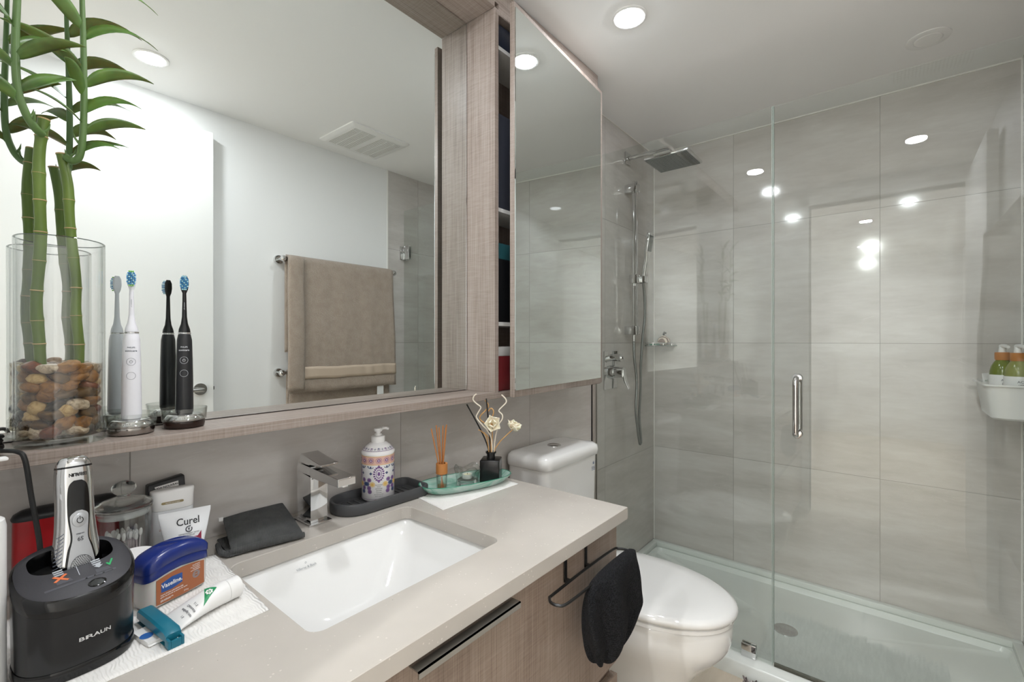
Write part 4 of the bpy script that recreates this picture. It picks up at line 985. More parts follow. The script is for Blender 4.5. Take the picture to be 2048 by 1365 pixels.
# red tin against the wall behind the station
rb = thing('red_case', 'red plastic case with black lid, against the wall behind the shaver', 'case', (.128, 1.0695, CTe))
def rbr(z, g=0): return supe(.066 + g, .0205 + g, 3.2, z * .90)
MB().loft([rbr(0, -.003), rbr(.004), rbr(.136, -.001)]).build('case_body', mat('red_plastic', 'a8181e', .3), rb)
MB().loft([rbr(.1362, .0), rbr(.139, .001), rbr(.146, -.002), rbr(.152, -.010), rbr(.154, -.016)]).build('lid', m_black_m, rb, angle=60)

# glass jar of cotton swabs
gj = thing('glass_jar', 'round clear glass jar with a knobbed glass lid, in front of the red case', 'jar', (.188, 1.004, CTe)); gj.scale = (.96, .96, .96)
MB().lathe([(.036, 0), (.0385, .003), (.0385, .118), (.0375, .124), (.039, .127), (.0405, .129), (.0405, .131), (.037, .131), (.0355, .128), (.0365, .118), (.0365, .006), (0, .005)]).build('jar_body', m_clear, gj)
MB().lathe([(.0362, .1185), (.0362, .1305), (.0355, .1312), (.0355, .1190)], cap=False).build('seal', mat('white_silicone_seal', 'dcdfdd', .3, alpha=.55), gj)
MB().lathe([(.0345, .1315), (.041, .1325), (.0415, .136), (.038, .140), (.028, .146), (.014, .150), (.010, .152), (.0095, .155), (0.0, .1555), ], cap=True).build('lid', m_glass, gj, angle=70)
MB().ell((0, 0, .1655), (.0175, .0175, .0125), 28, 14).build('knob', m_glass, gj)
sw0 = None
for i in range(26):
    a = rng.uniform(0, 2 * PI); r = .027 * math.sqrt(rng.random()); r2 = .026 * math.sqrt(rng.random()); a2 = a + rng.uniform(-.5, .5)
    if sw0 is None:
        sw0 = thing('cotton_swab', 'white cotton swab standing in the glass jar', 'cotton swab', group='cotton swabs in the glass jar')
        MB().cyl((0, 0, 0), (0, 0, .074), .0012, seg=8).build('stick', mat('pinkish_white_stick', 'cdbfc3', .5), sw0)
        for z in (.003, .072): MB().ell((0, 0, z), (.0028, .0028, .0065), 10, 8).build('cotton_tip', mat('cotton', 'f0efed', .95), sw0)
        s_ = sw0
    else: s_ = copy_tree(sw0)
    s_.location = (.188 + r * .95 * math.cos(a), 1.004 + r * .95 * math.sin(a), CTe + .0085); s_.rotation_euler = (rng.uniform(-.09, .09), rng.uniform(-.09, .09), 0)
# cotton pads in a stack
pd0 = None
for i in range(12):
    if pd0 is None:
        pd0 = MB().lathe([(.020, 0), (.0265, .0006), (.0275, .0025), (.0265, .0046), (.021, .0054), (0, .0056)]).build('cotton_pad', mat('cotton_pad_white', 'efedeb', .95, bump=(400, .5, .001)))
        tag(pd0, 'white round cotton pad in the stack between the black station and the blue-lidded jar', 'cotton pad', 'stack of cotton pads'); s_ = pd0
    else: s_ = pd0.copy(); col.objects.link(s_)
    s_.location = (.187 + rng.uniform(-.0012, .0012), .934 + rng.uniform(-.0012, .0012), PT + .0057 * i)
    s_.rotation_euler = (0, 0, rng.random())

# grey folded microfibre cloth leaning against the wall
m_cloth, nt, p = new_mat('charcoal_microfibre')
wv = nt.add('ShaderNodeTexWave'); wv.inputs['Scale'].default_value = 210; wv.inputs['Distortion'].default_value = 1.2; nt.link(mapping(nt, rot=(0, 0, .35)), wv.inputs['Vector'])
nt.link(ramp(nt, mth(nt, 'ADD', mth(nt, 'MULTIPLY', wv.outputs['Fac'], .5), mth(nt, 'MULTIPLY', nzt(nt, mapping(nt), 60, 3), .5)), [(.2, '393a3a'), (.8, '636464')]), p.inputs['Base Color']); p.inputs['Roughness'].default_value = .95
b = nt.add('ShaderNodeBump'); b.inputs['Strength'].default_value = .8; b.inputs['Distance'].default_value = .0012; nt.link(wv.outputs['Fac'], b.inputs['Height']); nt.link(b.outputs[0], p.inputs['Normal'])
ct_ = thing('microfibre_cloth', 'charcoal grey folded microfibre cloth leaning on the tiles beside the faucet', 'cloth', (0, 0, CTe))
def cloth_layer(A, B, C_, D2, zoff, name, seed, bulge=.006, ns=26):
    """A front left, B front right, C back right, D back left (x, y, z)"""
    A, B, C_, D2 = map(Vector, (A, B, C_, D2)); mb = MB(); bm = mb.bm; g = []
    for j in range(ns + 1):
        v = j / ns; row = []
        for i in range(ns + 1):
            u = i / ns; q = A.lerp(B, u).lerp(D2.lerp(C_, u), v)
            e = math.sin(PI * u) ** .5 * math.sin(PI * v) ** .5 if 0 < u < 1 and 0 < v < 1 else 0
            q.z += zoff + bulge * e + .004 * noise.noise(Vector((u * 3 + seed, v * 3, seed))) * e
            q.z = max(q.z, .0022)
            row.append(bm.verts.new(q))
        g.append(row)
    for j in range(ns):
        for i in range(ns): mb._face([g[j][i], g[j][i + 1], g[j + 1][i + 1], g[j + 1][i]])
    o = mb.build(name, m_cloth, ct_, angle=180); s_ = o.modifiers.new('s', 'SOLIDIFY'); s_.thickness = .004; s_.offset = 0
    s2 = o.modifiers.new('b', 'SUBSURF'); s2.levels = 1; s2.render_levels = 1
    return o
cloth_layer((.333, .958, .003), (.462, .945, .003), (.500, 1.05, .003), (.345, 1.06, .003), 0, 'lower_fold', 1.3)
cloth_layer((.338, .964, .009), (.465, .940, .009), (.484, 1.076, .036), (.362, 1.078, .036), .001, 'upper_fold', 4.7, .010)
MB().tube([(.336, .966, .0075), (.37, .958, .0085), (.42, .947, .009), (.466, .938, .0075)], [.0055, .007, .0075, .0055], 12, smooth=5).build('rolled_edge', m_cloth, ct_)
MB().tube([(.333, .96, .006), (.328, .985, .006), (.334, 1.02, .008)], [.0045, .0055, .0045], 10, smooth=5).build('rolled_edge', m_cloth, ct_)
MB().box(.352, .360, 1.068, 1.072, .036, .043).build('care_tag', m_plastic_w, ct_)

# rubber soap tray with the patterned dispenser
sty = thing('soap_tray', 'dark grey ribbed rubber tray beside the faucet', 'tray', (.692, 1.005, CTe), rad(-2))
def stout(g, z):
    a, b = .122 + g, .058 + g; out = []
    for k in range(25): t = PI / 2 + PI * k / 24; out.append((-a + b + b * math.cos(t) * 1.05, b * math.sin(t), z))
    r = .022 + g * .5
    for cx_, cy_, a0 in ((a - r, -b + r, -90), (a - r, b - r, 0)):
        for k in range(9): t = rad(a0 + 90 * k / 8); out.append((cx_ + r * math.cos(t), cy_ + r * math.sin(t), z))
    return out
m_rub = mat('dark_grey_rubber', '47484a', .5)
MB().loft([stout(-.004, 0), stout(-.001, .004), stout(0, .024), stout(-.001, .0275), stout(-.005, .028), stout(-.0075, .0265), stout(-.009, .009), stout(-.012, .0075)]).build('tray_body', m_rub, sty, angle=55)
mb = MB()
for i in range(12): mb.box(-.085 + i * .016, -.079 + i * .016, -.034, .034, .0072, .0095, .001)
mb.build('ribs', m_rub, sty)

ds = thing('soap_dispenser', 'white pump soap dispenser with purple and gold tile pattern, in the rubber tray', 'soap dispenser', (.693, 1.010, CTe + .0097), rad(0)); ds.scale = (.96, .96, .885)
r_ = .0415
MB().lathe([(.036, 0), (r_ - .003, .002), (r_, .006), (r_, .128), (r_ + .001, .130), (r_ + .0012, .136), (r_ - .001, .139), (.030, .152), (.021, .159), (.018, .160)], seg=72).build('bottle_body', mat('white_porcelain_look', 'efeeee', .18), ds, angle=60)
MB().lathe([(.0165, .158), (.0175, .160), (.0175, .176), (.016, .178), (.010, .179), (.0085, .184), (0, .184)]).build('collar', m_plastic_w, ds)
mb = MB(); mb.cyl((0, 0, .178), (0, 0, .196), .006, .0065, 20).lathe([(.0095, .190), (.011, .194), (.0105, .199), (.006, .2015), (0, .2018)]).tube([(.005, 0, .1965), (.018, -.002, .1975), (.029, -.0035, .1935)], [.0055, .0045, .004], 12, smooth=4)
mb.build('pump_head', m_plastic_w, ds)
PU, NB, GD, PKC, WT = (mat('plum_print', '6f4a86', .3), mat('navy_print', '33456e', .3), mat('gold_print', 'd9b45f', .3), mat('pink_sand_print', 'd8b0a0', .3), mat('cream_print', 'f3efe8', .3))
AZ = rad(238)                                     # the pattern's front turns towards the room
def pf(r, zz): return lambda u, v, w_: around(r + .0003, zz, AZ)(-u, v, w_) if False else around(r + .0003, zz, AZ)(u, v, w_)
body_f = pf(r_, 0)
def cone_f(u, v, w_):                             # shoulder: v = height between .139 and .158
    t = (v - .139) / .020; r = (r_ - .001) + (.0215 - r_ + .001) * max(0, min(1, t)); a = AZ + u / r_
    return Vector(((r + .0008 + w_) * math.cos(a), (r + .0008 + w_) * math.sin(a), v + .0004))
def petal(cx, cy, a, l, wd): 
    c, s_ = math.cos(a), math.sin(a)
    return [(cx + c * q[0] * l - s_ * q[1] * wd, cy + s_ * q[0] * l + c * q[1] * wd) for q in ((0, 0), (.35, .5), (.75, .45), (1, 0), (.75, -.45), (.35, -.5))]
def rosette(mb, f, cx, cy, r, n=8, w0=.38):
    for k in range(n): mb.prism(petal(cx, cy, 2 * PI * k / n, r, r * w0), f, .0002)
inkb = MB()
class Ink:
    def __init__(s, i): s.i = i
    def prism(s, *a): inkb.mi = s.i; inkb.prism(*a); return s
mbp, mbn, mbg, mbk, mbw = [Ink(i) for i in range(5)]
TW = 2 * PI * r_
# broad sand band with rosettes, thin gold lines
def band(mb, f, z0, z1, w_, n=72):
    for k in range(n): mb.prism(rect2(-TW / 2 + TW * k / n, -TW / 2 + TW * (k + 1) / n, z0, z1), lambda u, v, q: f(u, v, q + w_), .0001)
band(mbk, body_f, .1045, .1265, 0)
for z in (.1035, .1265): band(mbg, body_f, z, z + .0011, .0001)
band(mbp, body_f, .0085, .0092, 0)
for k in range(13):
    u = -TW / 2 + TW * (k + .5) / 13
    f2 = lambda a, b, q: body_f(a, b, q + .0002)
    ring(mbp, u, .1157, .0072, .0080, f2, .0001, 20); rosette(mbp, f2, u, .1157, .0058, 8); mbw.prism(disc2(u, .1157, .0016, n=10), lambda a, b, q: body_f(a, b, q + .0005), .0001)
for k in range(12):
    u = TW * k / 12
    ring(mbp, u, .1470, .0040, .0047, cone_f, .0001, 16); rosette(mbp if k % 2 else mbn, cone_f, u, .1470, .0032, 6)
    rosette(mbn, cone_f, u + TW / 24, .1455, .003, 4); 
for z, m__ in ((.1405, mbp), (.1518, mbp)):
    for k in range(72): m__.prism(rect2(TW * k / 72, TW * (k + 1) / 72, z, z + .0008), cone_f, .0001)
for j in range(4):                                # four repeats round the body
    U = TW * j / 4
    def cf(a, b, q, U=U): return body_f(a + U, b, q + .0001)
    # big damask oval
    for k in range(18):
        a = 2 * PI * k / 18; mbp.prism(petal(.0085 * math.cos(a), .079 + .0150 * math.sin(a), a, .0066, .0042), cf, .0002)
    ring(mbp, 0, .079, .0060, .0074, lambda a, b, q: cf(a, .079 + (b - .079) * 1.7, q), .0002, 24); rosette(mbp, lambda a, b, q: cf(a, .079 + (b - .079) * 1.7, q), 0, .079, .0045, 8)
    mbp.prism(petal(0, .0985, PI / 2, .005, .004), cf, .0002).prism(petal(0, .0595, -PI / 2, .005, .004), cf, .0002)
    for sgn in (-1, 1):
        for k in range(4): mbn.prism(petal(sgn * .0205, .080, PI / 2 * k, .0042, .003), cf, .0002)
        rosette(mbg, cf, sgn * .0165, .050, .0062, 8); ring(mbg, sgn * .0165, .050, .0058, .0070, cf, .0002, 16)
        for (dx, dz, m__) in ((.025, .062, mbp), (.0255, .040, mbp), (.0305, .051, mbn), (.0235, .030, mbn if j % 2 else mbp)):
            rosette(m__, cf, sgn * dx, dz, .0058, 8); ring(m__, sgn * dx, dz, .0050, .0060, cf, .0002, 14)
        # navy scrolls under the band
        for k in range(8):
            a = rad(200 + 20 * k); mbn.prism(disc2(sgn * (.021 + .0075 * math.cos(a)), .0985 + .004 * math.sin(a), .0013 - .0001 * abs(k - 4), n=8), cf, .0002)
        mbn.prism(disc2(sgn * .0285, .0995, .0018, n=8), cf, .0002); mbn.prism(petal(sgn * .021, .0945, PI / 2, .006, .004), cf, .0002)
inkb.build('printed_pattern', [PU, NB, GD, PKC, WT], ds, smooth=False)
for i, (s, sz) in enumerate((('ALMOND', .0042), ('MILK', .0042), ('AMANDE', .0042), ('SAVON', .0042), ('liquid soap', .0030), ('savon pour les mains', .0028), ('500 ml  16.9 fl. oz', .0026))):
    text(s, sz, lambda u, v, w_, i=i: body_f(u, .0485 - i * .0052 + v, w_), gdg, ds)

# green glass dish
m_green = thin_glass('sea_green_glass', 'cfeadd', '6fae98')
m_gsw, nt, p = new_mat('swirled_sea_green_glass')
nt.link(ramp(nt, nzt(nt, mapping(nt, (4, 22, 4), (0, 0, .35)), 3, 3, .5, 1.5), [(.35, '84cbb1'), (.5, 'bfe6d8'), (.7, 'def2ea')]), p.inputs['Base Color'])
p.inputs['Roughness'].default_value = .06; p.inputs['Transmission Weight'].default_value = .35; p.inputs['Coat Weight'].default_value = .5
gd_ = thing('glass_dish', 'oval sea-green swirled glass dish on the paper towel', 'dish', (.915, .915, PT), rad(-18))
def dsh(a, b, z): return se(a, b, 2.6, 72, 0, 0, z)
MB().loft([dsh(.105, .036, 0), dsh(.118, .044, .006), dsh(.132, .054, .018), dsh(.137, .058, .0245), dsh(.1355, .0575, .0252), dsh(.1335, .0555, .0245), dsh(.128, .051, .0175), dsh(.114, .041, .0075), dsh(.10, .033, .0045)]).build('dish_body', m_gsw, gd_, angle=60)
MB().loft([dsh(.1371, .0581, .0244), dsh(.1365, .0575, .0256), dsh(.1345, .0562, .0256), dsh(.1338, .0556, .0244)], False, False).build('rim', mat('deep_green_rim', '3f9c7e', .05, trans=.3), gd_)
ZD = PT + .0047
df = thing('reed_diffuser', 'small clear diffuser bottle with bamboo collar and six reeds, in the dish', 'diffuser', (.8436, .9385, ZD))
m_reed = mat('natural_reed', 'b8773f', .7)
MB().lathe([(.013, 0), (.0145, .002), (.0145, .040), (.012, .044), (.0095, .046), (.0095, .047), (.0085, .047), (.0085, .045), (.0115, .042), (.0125, .038), (.0125, .004), (0, .004)]).build('bottle_body', m_clear, df)
MB().lathe([(.0098, .0445), (.0155, .045), (.0155, .072), (.012, .0725), (.0098, .0715)], cap=False).build('collar', m_bam, df)
MB().loft([rr(-.0118, .0118, -.0118, .0118, z, .0117) for z in (.0045, .014)]).build('scented_oil', thin_glass('amber_oil', 'f0dcc0', ior=1.3), df)
for i, (tx, ty) in enumerate(((-.030, .01), (-.016, -.006), (-.010, .012), (.006, -.010), (.012, .008), (.0165, -.002))):
    MB().tube([(-tx * .18, -ty * .18, .0055), (tx * .30, ty * .30, .072), (tx * .95, ty * .95, .168 + (i % 3) * .003)], .00165, 8).build('reed', m_reed, df)
ch = thing('tealight_holder', 'clear wavy glass tealight holder, in the middle of the dish', 'candle holder', (.920, .918, ZD), rad(20)); ch.scale = (1.2, 1.2, 1.15)
mb = MB(); rings = []
for z, g, wv_ in ((0, -.003, 0), (.004, 0, 0), (.02, .001, .15), (.032, .003, .5), (.040, .005, 1), (.0425, .0035, 1), (.038, -.002, 1), (.030, -.005, .5), (.018, -.0065, .1), (.016, -.012, 0)):
    rings.append([(x, y, z + wv_ * .007 * math.cos(3 * math.atan2(y, x) + .6)) for x, y, _ in se(.0225 + g, .0225 + g, 3.5, 60)])
mb.loft(rings).build('glass_body', m_clear, ch, angle=70)
MB().loft([se(.0205, .0205, 3.5, 40, 0, 0, z) for z in (.001, .0145)]).build('glass_base', m_glass, ch)
ti = thing('tealight_candle', 'small pale tealight candle inside the wavy glass holder', 'candle', (.920, .918, ZD + .0187))
MB().lathe([(.0135, 0), (.0140, .0005), (.0140, .012), (.0130, .012), (.0130, .010), (0, .0098)]).build('candle_cup', mat('frosted_tealight_cup', 'd9dcd6', .2), ti)
MB().lathe([(.0128, .0099), (0, .0102)], cap=False).build('wax', mat('pale_yellow_wax', 'e6e2b8', .4), ti)
MB().cyl((0, 0, .010), (.0005, 0, .0145), .0007, seg=6).build('wick', m_dark, ti)
ZD2 = ZD
bd = thing('flower_diffuser', 'black square diffuser bottle with curly sticks and two cream flowers', 'diffuser', (.992, .894, ZD2 + .0002), rad(40)); bd.scale = (1.22,) * 3
MB().box(-.023, .023, -.023, .023, 0, .052, .003, 3).build('bottle_body', mat('black_painted_glass', '0c0c0d', .25), bd)
MB().lathe([(.010, .0515), (.0098, .058), (.0098, .064), (.0125, .0645), (.0125, .068), (.010, .0685), (.008, .066), (.008, .054)], cap=False).build('neck', mat('black_painted_glass', '0c0c0d', .25), bd)
bd.rotation_euler = (0, 0, 0)
mb_ = bd.children[0]; mb_.rotation_euler = (0, 0, rad(32))
# directions: e = to the right as seen from the room's door side, towards +x -y
ex = Vector((math.sin(YAW), -math.cos(YAW), 0)); ey = Vector((math.cos(YAW), math.sin(YAW), 0))
def q_(a, z, d=0): return ex * a + ey * d + Vector((0, 0, z))
m_bst = mat('black_reed', '0e0d0c', .6); m_cst = mat('cream_curly_reed', 'e6dccb', .6); m_tst = mat('tan_reed', 'c79a62', .6)
def reed(pts, r, m, sm=8): MB().tube([q_(*p) for p in pts], r, 8, smooth=sm).build('reed', m, bd)
reed([(.002, .01), (-.010, .085, .005), (-.058, .178, .01)], .0016, m_bst); reed([(-.001, .01), (-.002, .09), (-.011, .193)], .0016, m_bst)
reed([(.003, .01), (.002, .09), (-.008, .118, -.004), (-.019, .130, -.004), (-.034, .148, 0), (-.030, .160, 0), (-.024, .172, 0), (-.034, .181, 0), (-.042, .190, 0), (-.040, .199, .0), (-.034, .204, 0)], .0015, m_cst)
reed([(.004, .01), (.009, .09), (.014, .118, .002), (.017, .130, .0), (.026, .143, .0), (.027, .154, 0), (.019, .164, 0), (.027, .174, 0), (.036, .184, .0), (.034, .193, 0), (.025, .202, 0)], .0015, m_cst)
reed([(-.003, .01), (-.003, .09, .004), (-.02, .112, .006), (-.030, .118, .006)], .0014, m_tst); reed([(.0, .01), (.0, .085), (-.008, .125, .008), (-.024, .140, .008), (-.026, .150, .008), (-.012, .165, .008), (-.006, .176, .006), (-.014, .188, .004)], .0015, m_tst)
reed([(.001, .01), (.003, .10, .004), (.002, .14, .01), (.006, .160, .010), (.0, .168, .012), (-.008, .160, .012)], .0014, m_tst)
reed([(.002, .01), (.010, .075), (.050, .118, .002)], .0013, m_tst, 3); reed([(-.002, .01), (-.006, .08), (-.016, .112, .006)], .0013, m_tst, 3)
m_pet = mat('cream_petal', 'f0e6cf', .6, sss=.15)
def flower(c, aim, R_, name='flower'):
    c = Vector(c); aim = Vector(aim).normalized(); M__ = aim.to_track_quat('Z', 'Y').to_matrix().to_4x4()
    mb = MB(); bm = mb.bm
    for ringi, (n, tiltv, sc_) in enumerate(((4, .25, .8), (5, .75, 1.0))):
        for k in range(n):
            a0 = 2 * PI * (k + .5 * ringi) / n; g = []
            for j in range(7):
                t = j / 6; row = []
                wd = R_ * .72 * math.sin(PI * min(1, .12 + t * .82)) ** .8 * sc_
                rad_ = R_ * sc_ * (.12 + .95 * t * math.sin(tiltv + .3)); zz = R_ * sc_ * t * math.cos(tiltv) * 1.05 - R_ * .1
                for i in range(7):
                    s_ = (i / 6 - .5) * 2; a = a0
                    rr_ = rad_ - .30 * R_ * s_ * s_ * (.4 + .6 * t); x = rr_ * math.cos(a) - wd * s_ * math.sin(a); y = rr_ * math.sin(a) + wd * s_ * math.cos(a)
                    row.append(bm.verts.new(c + M__ @ Vector((x, y, zz + .06 * R_ * math.sin(3 * s_ + k)))))
                g.append(row)
            for j in range(6):
                for i in range(6): mb._face([g[j][i], g[j][i + 1], g[j + 1][i + 1], g[j + 1][i]])
    o = mb.build(name, m_pet, bd, angle=180); s_ = o.modifiers.new('s', 'SOLIDIFY'); s_.thickness = .0005
    MB().ell(c - aim * R_ * .08, (.003, .003, .003)).build('calyx', m_tst, o)
    return o
flower(q_(.002, .133, -.006), -ey * 1.0 + Vector((0, 0, .35)) + ex * .25, .022); flower(q_(.052, .122, .002), ex * .45 + Vector((0, 0, 1)) - ey * .2, .021)

# ---------------------------------------------------------------- things on the ledge
SHe = SH + .0003
VX_, VY_ = .1118, 1.0065
vs_ = thing('glass_vase', 'tall clear cylinder vase with pebbles and water, on the ledge', 'vase', (VX_, VY_, SHe))
VR = .0525
MB().lathe([(.0, 0), (VR - .002, 0), (VR, .002), (VR, .3145), (VR - .0008, .3155), (VR - .0022, .3155), (VR - .003, .3145), (VR - .003, .0135), (VR - .005, .012), (0, .012)], seg=96, cap=False).build('vase_body', m_vase_glass, vs_)
MB().lathe([(VR - .0005, .3146), (VR - .0012, .3158), (VR - .0022, .3158), (VR - .0027, .3146)], seg=96, cap=False).build('rim', thin_glass('vase_rim_glass', '9aa39e', '6d7772'), vs_)
wt = MB().lathe([(0, .0122), (VR - .0036, .0122), (VR - .0034, .123), (0, .123)], seg=64, cap=False).build('water', m_water, loc=(VX_, VY_, SHe)); tag(wt, 'still water covering the pebbles in the glass vase', 'water', kind='stuff')
KIN = [('cream', 'd6c08f', 'ab8a52'), ('tan', '9c7038', '6a4620'), ('white mottled', 'dcd4c8', '7d6f5f'), ('rust brown', '7c3f1e', '4c2813'), ('dark grey', '2f2c2a', '181615'), ('olive brown', '6a5028', '3e2e16')]
pm_ = []
for nm, c1, c2 in KIN:
    m, nt, p = new_mat(nm.replace(' ', '_') + '_pebble'); oi = nt.add('ShaderNodeObjectInfo')
    vv = mapping(nt, (1, 1, 1)); va = nt.add('ShaderNodeVectorMath'); va.operation = 'ADD'; nt.link(vv, va.inputs[0]); nt.link(oi.outputs['Random'], va.inputs[1])
    nt.link(ramp(nt, nzt(nt, va.outputs[0], 90, 5, .65, 1.0), [(.36, c2), (.56, c1)]), p.inputs['Base Color']); p.inputs['Roughness'].default_value = .3; pm_.append(m)
shapes = []
for i in range(7):
    a, b_, c_ = rng.uniform(.0125, .0185), rng.uniform(.0100, .0125), rng.uniform(.0072, .0108)
    mb = MB().ell((0, 0, 0), (a, b_, c_), 20, 14, disp=.28, seed=i + 1); shapes.append((mb, (a, b_, c_)))
shape_me = [None] * 7
pr_ = random.Random(11)
def pebble(x, y, z, kind, si, rot):
    nm, _, _ = KIN[kind]
    key = (si, kind)
    if key not in pebble_me:
        if shape_me[si] is None:
            shape_me[si] = shapes[si][0].build('pebble', [], smooth=True, angle=180); src = shape_me[si].data; bpy.data.objects.remove(shape_me[si]); shape_me[si] = src
        me = shape_me[si].copy(); me.materials.append(pm_[kind]); pebble_me[key] = me
    o = bpy.data.objects.new('pebble', pebble_me[key]); col.objects.link(o); o.location = (x, y, z); o.rotation_euler = rot
    tag(o, nm + ' river pebble in the water of the tall glass vase', 'pebble', nm + ' pebbles in the vase')
pebble_me = {}
for layer in range(8):
    z = SHe + .0225 + layer * .0133
    for k in range(10):
        a = 2 * PI * (k + .37 * layer + pr_.uniform(-.22, .22)) / 10; r = VR - .003 - .0125 + pr_.uniform(-.0025, .0006)
        pebble(VX_ + r * math.cos(a), VY_ + r * math.sin(a), z + pr_.uniform(-.004, .004) * (layer > 0), pr_.choice((0, 0, 1, 1, 2, 2, 3, 4, 5, 5)), pr_.randrange(7), (pr_.uniform(-.35, .35), pr_.uniform(-.5, .5), a + PI / 2 + pr_.uniform(-.25, .25)))
    if layer in (6, 7):
        for k in range(5):
            a = 2 * PI * (k + .3 * layer) / 5; r = .015
            pebble(VX_ + r * math.cos(a), VY_ + r * math.sin(a), z + pr_.uniform(-.002, .001), pr_.choice((0, 1, 2, 3, 5)), pr_.randrange(7), (pr_.uniform(-.3, .3), pr_.uniform(-.2, .2), pr_.uniform(0, 3)))

# lucky bamboo canes
m_cane, nt, p = new_mat('green_cane')
tc = nt.add('ShaderNodeTexCoord')
nt.link(ramp(nt, nzt(nt, mapping(nt, (40, 40, 6)), 1, 3), [(.3, '4a5f22'), (.6, '63792f'), (.8, '7c8d42')]), p.inputs['Base Color']); p.inputs['Roughness'].default_value = .35
m_node = mat('dry_cane_node', 'b0946a', .7); m_leaf = None
m_leaf, nt, p = new_mat('bamboo_leaf')
nt.link(ramp(nt, nzt(nt, mapping(nt), 30, 2), [(.3, '36561f'), (.7, '587f35')]), p.inputs['Base Color']); p.inputs['Roughness'].default_value = .4; p.inputs['Subsurface Weight'].default_value = .1; p.inputs['Subsurface Scale'].default_value = .005
m_shoot = mat('green_shoot', '55713a', .4)
def cane(label, pts, r, nodes, tiltcut=.003):
    t = thing('lucky_bamboo', label, 'plant', pts[0]); o0 = Vector(pts[0])
    P_, _ = catmull([Vector(q) - o0 for q in pts], [0] * len(pts), 10)
    L_ = [0]
    for a, b in zip(P_, P_[1:]): L_.append(L_[-1] + (b - a).length)
    def rr_(s):
        d = min(abs(s - n) for n in nodes) if nodes else 1
        return r * (1 + .10 * math.exp(-(d / .004) ** 2)) * (1 - .04 * math.cos(s * 60))
    MB().tube(P_, [rr_(s) for s in L_], 24).build('cane', m_cane, t, angle=60)
    def at_s(s):
        for i in range(len(L_) - 1):
            if L_[i] <= s <= L_[i + 1]: k = (s - L_[i]) / (L_[i + 1] - L_[i]); return P_[i].lerp(P_[i + 1], k), (P_[i + 1] - P_[i]).normalized()
        return P_[-1], (P_[-1] - P_[-2]).normalized()
    mb = MB()
    for n in nodes:
        c, d = at_s(n); mb.tube([c - d * .0008, c, c + d * .0008], [r * 1.08, r * 1.16, r * 1.08], 20)
    c, d = at_s(L_[-1]); mb.tube([c - d * .0015, c + d * .0004], [r * 1.05, r * 1.02], 20)
    mb.build('node_rings', m_node, t)
    return t, o0
def leaf(mb, base, d, up, ln, wd, droop, n=12):
    """lance-shaped leaf with a keeled midrib, arching over"""
    base, d, up = Vector(base), Vector(d).normalized(), Vector(up).normalized(); side = d.cross(up).normalized(); side = (Matrix.Rotation(rad(rng.choice((-55, -35, 35, 55, 65))), 3, d) @ side); bm = mb.bm; g = []; pos = base.copy(); dirv = (d + up * .35).normalized()
    for i in range(n + 1):
        t = i / n; w_ = wd * (math.sin(PI * min(1, t ** .75)) ** .9 if t < 1 else 0) + .0005
        nrm = side.cross(dirv).normalized()
        g.append([bm.verts.new(pos - side * w_ + nrm * w_ * .25), bm.verts.new(pos - side * w_ * .5 + nrm * w_ * .06), bm.verts.new(pos), bm.verts.new(pos + side * w_ * .5 + nrm * w_ * .06), bm.verts.new(pos + side * w_ + nrm * w_ * .25)])
        pos = pos + dirv * ln / n; dirv = (dirv + Vector((0, 0, -droop / n))).normalized()
    for a, b in zip(g, g[1:]):
        for k in range(4): mb._face([a[k], a[k + 1], b[k + 1], b[k]])
def shoot(t, o0, pts, rs, leaves):
    P_ = [Vector(q) - o0 for q in pts]
    Q, R_ = catmull(P_, rs, 10)
    mb = MB().tube(Q, R_, 14)
    sh_ = mb.build('shoot', m_shoot, t)
    lf_ = MB(); nQ = len(Q)
    for s, az, ln, wd, dr_, el in leaves:
        q = Q[min(nQ - 1, int(s * (nQ - 1)))]; d = Vector((math.cos(rad(az)), math.sin(rad(az)), el)); wd *= 1.2; ln *= 1.0
        lf_.mi = 0; leaf(lf_, q, d, (0, 0, 1), ln, wd, dr_)
    o = lf_.build('leaves', m_leaf, sh_, angle=180); s_ = o.modifiers.new('s', 'SOLIDIFY'); s_.thickness = .0005
    # papery sheaths at the foot
    mb = MB()
    for i in range(5):
        q = Q[int((.04 + .07 * i) * nQ)]; a = i * 2.4; mb.tube([q, q + Vector((.008 * math.cos(a), .008 * math.sin(a), .010)), q + Vector((.010 * math.cos(a), .010 * math.sin(a), .018))], [.0025, .0016, .0003], 6)
    mb.build('leaf_sheaths', m_shoot, sh_)
Z = lambda z: H + z
tA, oA = cane('left cane of the lucky bamboo in the vase, the taller and thicker one', [(.0925, 1.002, SHe + .035), (.0895, 1.000, SHe + .10), (.0868, .996, Z(.0)), (.0835, .993, Z(.055)), (.0862, .99, Z(.115)), (.0875, .987, Z(.165)), (.0862, .985, Z(.22)), (.0855, .984, Z(.27)), (.0880, .982, Z(.308)), (.0905, .980, Z(.3325))], .0070,
              [.03, .078, .12, .155, .20, .245, .288, .335, .375, .43])
